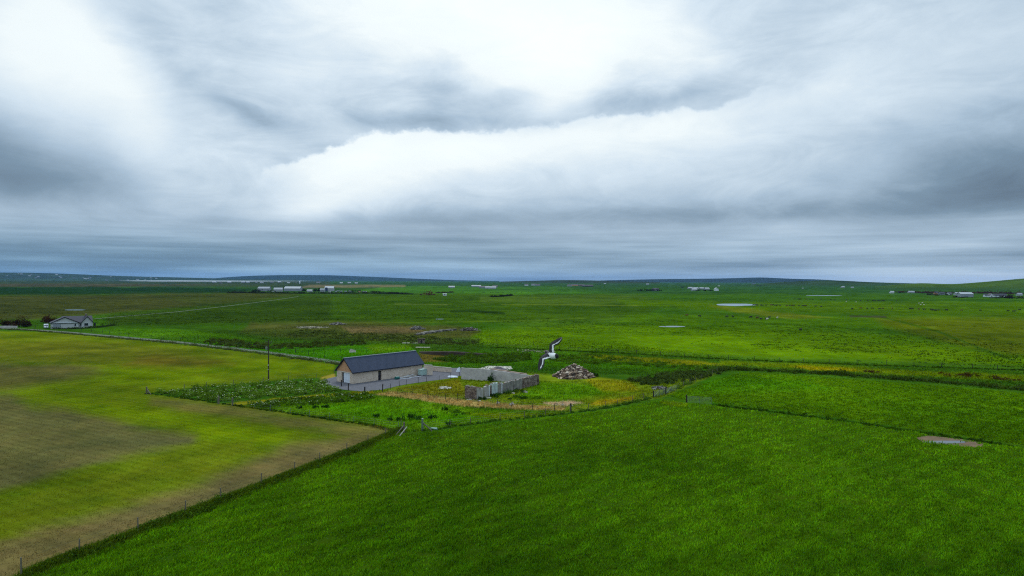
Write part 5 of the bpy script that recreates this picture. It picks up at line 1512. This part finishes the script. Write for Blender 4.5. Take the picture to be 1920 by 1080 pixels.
shed('farmhouse', 1765, 552.5, 9, 6, 2.6, 2.2, tin_m, slate2_m, 'grey cottage among the brown scrub', rg)
shed('farmhouse', 1755, 551.5, 7, 6, 2.6, 2.2, larch_m, slate2_m, 'sandy cottage among the brown scrub', rg)
shed('farmhouse', 1708, 549.5, 12, 7, 2.4, 2, tin_w, tin_m, 'low pale cottage at the foot of the bare knoll', rg)
shed('farmhouse', 1672, 549.8, 7, 6, 2.4, 2, white_m, tin_w, 'tiny white house on the far right plain', rg)
shed('farmhouse', 1911, 554.5, 8, 6, 2.6, 2.2, tin_w, tin_m, 'pale house behind the dark trees under the hill', rg)
for px, py, w_, h_ in [(1688, 549.5, 16, 4), (1740, 553.5, 18, 5), (1758, 554.5, 16, 4), (1775, 554, 12, 4), (1885, 559, 12, 5.5), (1893, 560, 12, 6.5), (1904, 560, 12, 4.5), (1916, 560, 12, 4), (1875, 559.5, 16, 2.2), (1790, 557.5, 6, 3), (1805, 558.5, 14, 2.4)]:
    far_tree(px, py, w_, h_, A(44, 40, 28), 'dark brown trees around the farm under the hill', 'trees under the green hillside')
hedge_strip('farm_scrub', [(1690, 548), (1780, 550.5), (1860, 550), (1930, 552)], 200, 8, 6, 3.5, 4500, 1.1, A(66, 52, 40), 'brown scrub along the foot of the green hill', 'scrub')
o = strip('track', [(1815, 555.5), (1850, 555.8)], 4, track_m, .1, 'pale track between the white shed and the cottage', 'track')
# dots of houses farther out
vg = 'far white houses along the horizon'
def dots(lst, label, group, w0=16):
    for px, py, w_ in lst:
        shed('farmhouse', px, py, w_, w_ * .55, w_ * .22, w_ * .18, random.choice([tin_m, tin_w, render_m]), random.choice([tin_m, slate2_m, tin_w]), label, group, yaw=rng.uniform(-.3, .3))
dots([(x, y, w) for x, y, w in [(20, 524.6, 26), (30, 524.4, 34), (38, 524.8, 30), (46, 524.6, 30), (55, 524.8, 20), (6, 524.8, 22), (108, 525.0, 22), (120, 524.8, 24), (130, 524.7, 18), (165, 525.2, 20), (190, 525.2, 26), (200, 526.0, 26), (225, 526, 24), (240, 526, 22)]],
     'far pale house on the shore left of the lake', 'far houses left of the lake')
dots([(x, y, w) for x, y, w in [(402, 530.2, 22), (414, 531.5, 14), (430, 530.5, 20), (456, 530.5, 20), (465, 530.3, 18), (481, 530.2, 12), (491, 531.2, 18), (510, 530.2, 18), (524, 530, 20), (541, 531, 14), (555, 531, 10), (597, 530.5, 22), (640, 531.5, 16), (655, 531.5, 18), (668, 532, 16)]],
     'far house of the village strung out below the lake', 'village below the lake')
for px in list(range(392, 570, 13)) + [590, 602, 630, 655, 680]:
    far_tree(px, 531.6, 26, 6, A(34, 50, 30), 'far dark trees of the village below the lake', 'village trees below the lake', 120)
shed('white_tower', 562, 531.6, 6, 6, 9, 1.5, white_m, white_m, 'far white tower at the end of the village', None, cat='tower')
dots([(x, y, w) for x, y, w in [(1413, 534, 22), (1434, 533.8, 12), (1455, 534.2, 26), (1470, 534.4, 22), (1580, 539.6, 14), (1598, 539.8, 10), (1505, 541, 5), (1214, 534, 16), (1134, 532.6, 14), (1348, 537, 8)]],
     'far white house on the right plain', 'far houses on the right plain')
for px, py, w_ in [(1386, 535.2, 40), (1402, 535.5, 40), (1420, 536.2, 40), (1432, 536.2, 36), (1462, 535.4, 30), (1478, 535.6, 40), (1496, 536.5, 36), (1120, 534, 40), (1280, 539.5, 26)]:
    far_tree(px, py, w_, 6, A(38, 44, 30), 'far dark hedge trees on the right plain', 'far hedge trees on the right', 160)

for q in range(26):                                            # standing on the front slope of the long ridge
    px = random.uniform(4, 330); cy_ = np.interp(px, [0, 60, 120, 200, 260, 330], [511, 511.3, 513, 516.5, 518.5, 520])
    d_ = ray(np.array(px), np.array(cy_)); hy_ = np.hypot(d_[0], d_[1]); k_ = random.uniform(-.85, -.35)
    crest_ = H + d_[2] / hy_ * 11500 + 11500 ** 2 / (2 * R_EARTH); rr_ = 11500 + k_ * 1300
    w_ = random.uniform(14, 34)
    r_ = shed('farmhouse', 960, 700, w_, w_ * .5, w_ * .20, w_ * .16, random.choice([tin_m, tin_w, render_m]), random.choice([tin_m, slate2_m, tin_w]), 'far pale house on the long low ridge', 'houses on the long ridge')
    r_.location = (d_[0] / hy_ * rr_, d_[1] / hy_ * rr_, -rr_ ** 2 / (2 * R_EARTH) + crest_ * math.cos(k_ * math.pi / 2) ** 1.3 - 1.0)
# wind turbine on the hillside
tp = at_depth(1903, 534.5, 2450.0)
r_ = thing('wind_turbine', 'small white wind turbine on the green hillside', 'wind turbine', tuple(tp), math.radians(25))
MB().tube((0, 0, -6), (0, 0, 9), .8, .5, 10).build('tower', white_m, r_)
MB().box(-.5, .5, -1.2, 1.0, 8.7, 9.7).build('nacelle', white_m, r_)
for q in range(3):
    an = math.radians(18 + 120 * q)
    MB().tube((0, -1.25, 9.2), (math.sin(an) * 9, -1.25, 9.2 + math.cos(an) * 9), .75, .3, 6).build('blade', white_m, r_)

# ------------------------------------------------------------------ cattle and sheep
def skin_animal(name, joints, edges, sub=1):
    me = bpy.data.meshes.new(name); me.from_pydata([j[:3] for j in joints], edges, [])
    o = bpy.data.objects.new(name, me); C.objects.link(o)
    md = o.modifiers.new('skin', 'SKIN')
    for v, j in zip(me.skin_vertices[0].data, joints): v.radius = (j[3], j[4] if len(j) > 4 else j[3])
    me.skin_vertices[0].data[0].use_root = True
    ms = o.modifiers.new('sub', 'SUBSURF'); ms.levels = sub; ms.render_levels = sub
    dg = bpy.context.evaluated_depsgraph_get(); dg.update()
    ev = bpy.data.meshes.new_from_object(o.evaluated_get(dg))
    bpy.data.objects.remove(o)
    ev.polygons.foreach_set('use_smooth', np.ones(len(ev.polygons), bool))
    return ev
def cow_mesh(graze):
    J = [(0, 0, 1.0, .36, .36), (.45, 0, 1.02, .36, .38), (.8, 0, 1.08, .30, .33), (-.5, 0, 1.05, .35, .36), (-.85, 0, 1.12, .27, .28)]
    E = [(0, 1), (1, 2), (0, 3), (3, 4)]
    if graze: J += [(1.1, 0, .85, .17), (1.32, 0, .45, .12), (1.5, 0, .16, .08)]
    else: J += [(1.12, 0, 1.3, .17), (1.35, 0, 1.42, .13), (1.62, 0, 1.28, .09)]
    E += [(2, 5), (5, 6), (6, 7)]
    k = 8
    for (x, b, hind) in ((.62, 1, 0), (-.72, 3, 1)):
        for s in (-1, 1):
            J += [(x, s * .22, .72, .13), (x + (.06 if hind else 0), s * .22, .40, .075), (x - (.05 if hind else 0), s * .22, .03, .055)]
            E += [(b, k), (k, k + 1), (k + 1, k + 2)]; k += 3
    J += [(-1.02, 0, .9, .04), (-1.06, 0, .5, .03)]; E += [(4, k), (k, k + 1)]
    return skin_animal('cow', J, E, 1)
cow_a, cow_g = cow_mesh(False), cow_mesh(True)
for m_ in (cow_a, cow_g): m_.materials.clear()
def mm(me, mat): q = me.copy(); q.materials.append(mat); return q
COWS = {(0, 0): mm(cow_a, cow_b), (1, 0): mm(cow_g, cow_b), (0, 1): mm(cow_a, cow_r), (1, 1): mm(cow_g, cow_r)}
def herd(lst, label, group, cat='cow', name='cow', scale=1.0, mesh=None):
    for px, py in lst:
        br = 1 if random.random() < .1 else 0; g = 1 if random.random() < .65 else 0
        o = link(name, mesh or COWS[(g, br)]); o.location = V3(px, py); o.rotation_euler.z = random.choice([0, math.pi]) + random.gauss(0, .5)
        o.scale = (scale * random.uniform(.92, 1.1),) * 3
        tag(o, label, cat, group)
herd([(1490, 561.6), (1497, 562), (1500, 561.8), (1512, 562), (1519, 562.3), (1524, 562.2), (1540, 562), (1558, 562.8), (1565, 563.6), (1587, 563.4), (1614, 564.8), (1627, 565), (1637, 564.8), (1641, 565.2), (1646, 565), (1649, 564.7), (1652, 565.3), (1655, 565), (1658, 565.4), (1681, 565.2)],
     'dark cow in the farther row of cattle on the right pasture', 'farther row of cattle')
herd([(1413, 573), (1418, 573.5), (1421, 573.2), (1427, 573.6), (1430, 574), (1436, 573.8), (1446, 573.4), (1449, 573.2), (1454, 574.2), (1457, 573.6), (1462, 574), (1476, 574.6), (1481, 574.2), (1485, 574.2), (1489, 574.2), (1498, 574.2), (1505, 574.8), (1509, 574.6), (1511, 574.4), (1529, 575.8), (1540, 576.4)],
     'dark cow in the cluster of cattle beside the pond', 'cattle beside the pond')
herd([(1598, 580.6), (1614, 579.4), (1626, 580), (1636, 579.6), (1649, 580.6), (1655, 579.6), (1673, 579.6), (1706, 580.2), (1711, 580.4), (1723, 581), (1733, 581.8), (1746, 582), (1750, 583), (1755, 583.6), (1760, 582.8), (1775, 583), (1803, 583.4), (1838, 583.6), (1890, 584.4), (1901, 585.6), (1912, 582)],
     'dark cow in the nearer strung out row of cattle', 'nearer row of cattle')
herd([(1408, 596.6), (1420, 598), (1427, 600), (1437, 599.4), (1442, 597), (1363, 595.6), (1374, 595.4), (1312, 595), (1288, 593), (1501, 620.6)],
     'dark cow on the bare patch in the middle pasture', 'cattle on the bare patch')
herd([(868, 548.2), (905, 549), (908, 549), (920, 549.6), (924, 549.6), (930, 549.8), (934, 549.7), (943, 549.8), (955, 549.8), (966, 550.4), (978, 549)],
     'tiny dark cow on the bright far field', 'cattle on the far field')
SJ = [(0, 0, .55, .24, .24), (.32, 0, .57, .22, .22), (-.34, 0, .56, .22, .22), (.58, 0, .68, .10), (.76, 0, .60, .06)]
SE = [(0, 1), (0, 2), (1, 3), (3, 4)]
k = 5
for (x, b) in ((.26, 1), (-.3, 2)):
    for s in (-1, 1):
        SJ += [(x, s * .13, .3, .06), (x, s * .13, .02, .04)]; SE += [(b, k), (k, k + 1)]; k += 2
sheep_me = skin_animal('sheep', SJ, SE, 1); sheep_me.materials.clear(); sheep_me.materials.append(wool_m)
herd([(1723, 569.6), (1729, 569), (1732, 572.6), (1726, 572.4), (1587, 566.4), (1605, 567.2), (1457, 597.2), (1438, 600)], 'white sheep among the cattle on the right pasture', 'white sheep', 'sheep', 'sheep', 1.5, sheep_me)

# ------------------------------------------------------------------ the bird
def bird():
    D0 = 14.6
    def z2(px, py, dd_):                       # outline points, with how far each lies in front of or behind the body
        return at_depth(980 + px / 10.8, 610 + py / 10.8, D0 + dd_)
    # wing stations: leading edge, trailing edge, depth, white bar from..to along the chord
    up_w = [((512, 560), (640, 585), 0.02, .62, .98), ((532, 520), (630, 540), 0.03, .60, .98), ((538, 450), (634, 455), .05, .54, .92), ((545, 385), (645, 415), .06, .44, .78),
            ((592, 335), (680, 405), .05, .50, .72), ((658, 295), (735, 375), .03, .55, .74), ((725, 258), (785, 322), -.02, .52, .72), ((775, 240), (802, 275), -.05, .6, .68), ((794, 238), (803, 250), -.06, 2, 2)]
    lo_w = [((490, 545), (575, 662), 0.0, .74, 1.02), ((455, 565), (535, 665), -.01, .68, 1.0), ((405, 600), (485, 684), -.03, .62, .96), ((355, 650), (450, 700), -.05, .44, .78),
            ((330, 705), (446, 730), -.06, .52, .74), ((315, 765), (442, 785), -.08, .52, .74), ((310, 830), (420, 845), -.10, .48, .68), ((312, 880), (378, 885), -.12, .5, .62), ((320, 910), (340, 915), -.13, 2, 2)]
    V = []; col = []; Fq = []
    blk = np.array([.012, .011, .012]); wht = np.array([.80, .80, .79])
    nc = 12
    for W_, sgn in ((up_w, 1), (lo_w, -1)):
        # resample along the span
        idx = np.linspace(0, len(W_) - 1, 41)
        def it(f): return np.interp(idx, range(len(W_)), [f(s) for s in W_])
        lx, ly, tx, ty, dp, b0, b1 = (it(lambda s: s[0][0]), it(lambda s: s[0][1]), it(lambda s: s[1][0]), it(lambda s: s[1][1]), it(lambda s: s[2]), it(lambda s: s[3]), it(lambda s: s[4]))
        base = len(V)
        for i in range(len(idx)):
            for side in (0, 1):
                for j in range(nc):
                    f = j / (nc - 1)
                    camber = -.016 * math.sin(math.pi * f ** .6) * (1.6 - i / len(idx))
                    th = .007 * math.sin(math.pi * min(1, f * 1.0 + .02)) + .001
                    V.append(z2(lx[i] + (tx[i] - lx[i]) * f, ly[i] + (ty[i] - ly[i]) * f, dp[i] + .10 * (0.5 - f) + camber + (th if side else -th)))
                    bar = b0[i] + .05 < f < b1[i]
                    col.append(wht if (bar or side and f > .2 and i < 26) else blk)
        k = nc * 2
        for i in range(len(idx) - 1):
            for side in (0, 1):
                for j in range(nc - 1):
                    q = base + i * k + side * nc + j
                    Fq.append((q, q + 1, q + k + 1, q + k))
            for j in (0, nc - 1):
                q = base + i * k + j
                Fq.append((q, q + nc, q + k + nc, q + k))
        q = base + (len(idx) - 1) * k
        for j in range(nc - 1): Fq.append((q + j, q + j + 1, q + nc + j + 1, q + nc + j))
        for j in range(nc - 1): Fq.append((base + j, base + j + 1, base + nc + j + 1, base + nc + j))
    # body: spindle from head (farther) to tail (nearer)
    spine = [((455, 520), .27, .010), ((470, 530), .25, .034), ((488, 543), .21, .042), ((505, 556), .17, .046), ((530, 575), .12, .060), ((565, 597), .06, .072), ((600, 616), -.01, .074), ((635, 626), -.07, .064), ((662, 624), -.12, .056),
             ((685, 622), -.15, .050), ((708, 618), -.18, .048), ((716, 617), -.19, .018)]
    pts = [z2(p[0], p[1], d_) for p, d_, r in spine]; rad = [r for _, _, r in spine]
    ii = np.linspace(0, len(pts) - 1, 34); pts = np.array([[np.interp(ii, range(len(pts)), [p[a] for p in pts])] for a in range(3)])[:, 0].T; rad = np.interp(ii, range(len(rad)), rad)
    base = len(V); n = 18
    view = np.array([0, 1.0, 0])
    for i in range(len(pts)):
        tg = pts[min(i + 1, len(pts) - 1)] - pts[max(i - 1, 0)]; tg /= np.linalg.norm(tg)
        # back of the bird faces the camera
        back = -CF - np.dot(-CF, tg) * tg; back /= np.linalg.norm(back); side = np.cross(tg, back)
        f = i / (len(pts) - 1)
        flat = 1.0 if f < .7 else 1.0 - .72 * (f - .7) / .3
        for a_ in np.linspace(0, 2 * math.pi, n, endpoint=False):
            V.append(pts[i] + back * math.cos(a_) * rad[i] * flat + side * math.sin(a_) * rad[i])
            dorsal = math.cos(a_) > -.25
            wedge = .42 + .18 * abs(math.sin(a_)) ** 1.2
            c_ = wht
            if f < .30: c_ = blk
            elif dorsal and f < wedge: c_ = blk
            elif f > .80: c_ = blk
            col.append(c_)
    for i in range(len(pts) - 1):
        for j in range(n):
            Fq.append((base + i * n + j, base + i * n + (j + 1) % n, base + (i + 1) * n + (j + 1) % n, base + (i + 1) * n + j))
    V = np.array(V); org = V.mean(0)
    me = np_mesh('plumage', V - org, np.array(Fq), np.array(col), True)
    m, t_, b = new_mat('plumage')
    at = t_.nodes.new('ShaderNodeAttribute'); at.attribute_name = 'Col'; t_.links.new(at.outputs['Color'], b.inputs['Base Color']); b.inputs['Roughness'].default_value = .7
    root = thing('flying_bird', 'black and white wading bird in flight with bent wings and white rump', 'bird', tuple(org))
    link('body', me, m, root)
    bm_ = simple('red_bill', lin(200, 70, 30) * .8, .4, .05, 3)
    h0 = z2(458, 522, .265) - org; h1 = z2(448, 516, .36) - org
    MB().tube(tuple(h0), tuple(h1), .011, .004, 7).build('bill', bm_, root)
bird()

# ------------------------------------------------------------------ haze
HZ = 26000
o = MB().box(-HZ, HZ, -HZ, HZ, -120, 190).build('haze', None)
m = bpy.data.materials.new('haze_air'); m.use_nodes = True
for n_ in list(m.node_tree.nodes):
    if n_.type == 'BSDF_PRINCIPLED': m.node_tree.nodes.remove(n_)
vp = m.node_tree.nodes.new('ShaderNodeVolumePrincipled')
vp.inputs['Color'].default_value = (0.20, 0.45, 0.95, 1); vp.inputs['Density'].default_value = 2.1e-5; vp.inputs['Anisotropy'].default_value = 0.2
m.node_tree.links.new(vp.outputs[0], m.node_tree.nodes['Material Output'].inputs['Volume'])
o.data.materials.append(m)
tag(o, 'pale blue moist air over the whole plain', 'haze', kind='stuff')
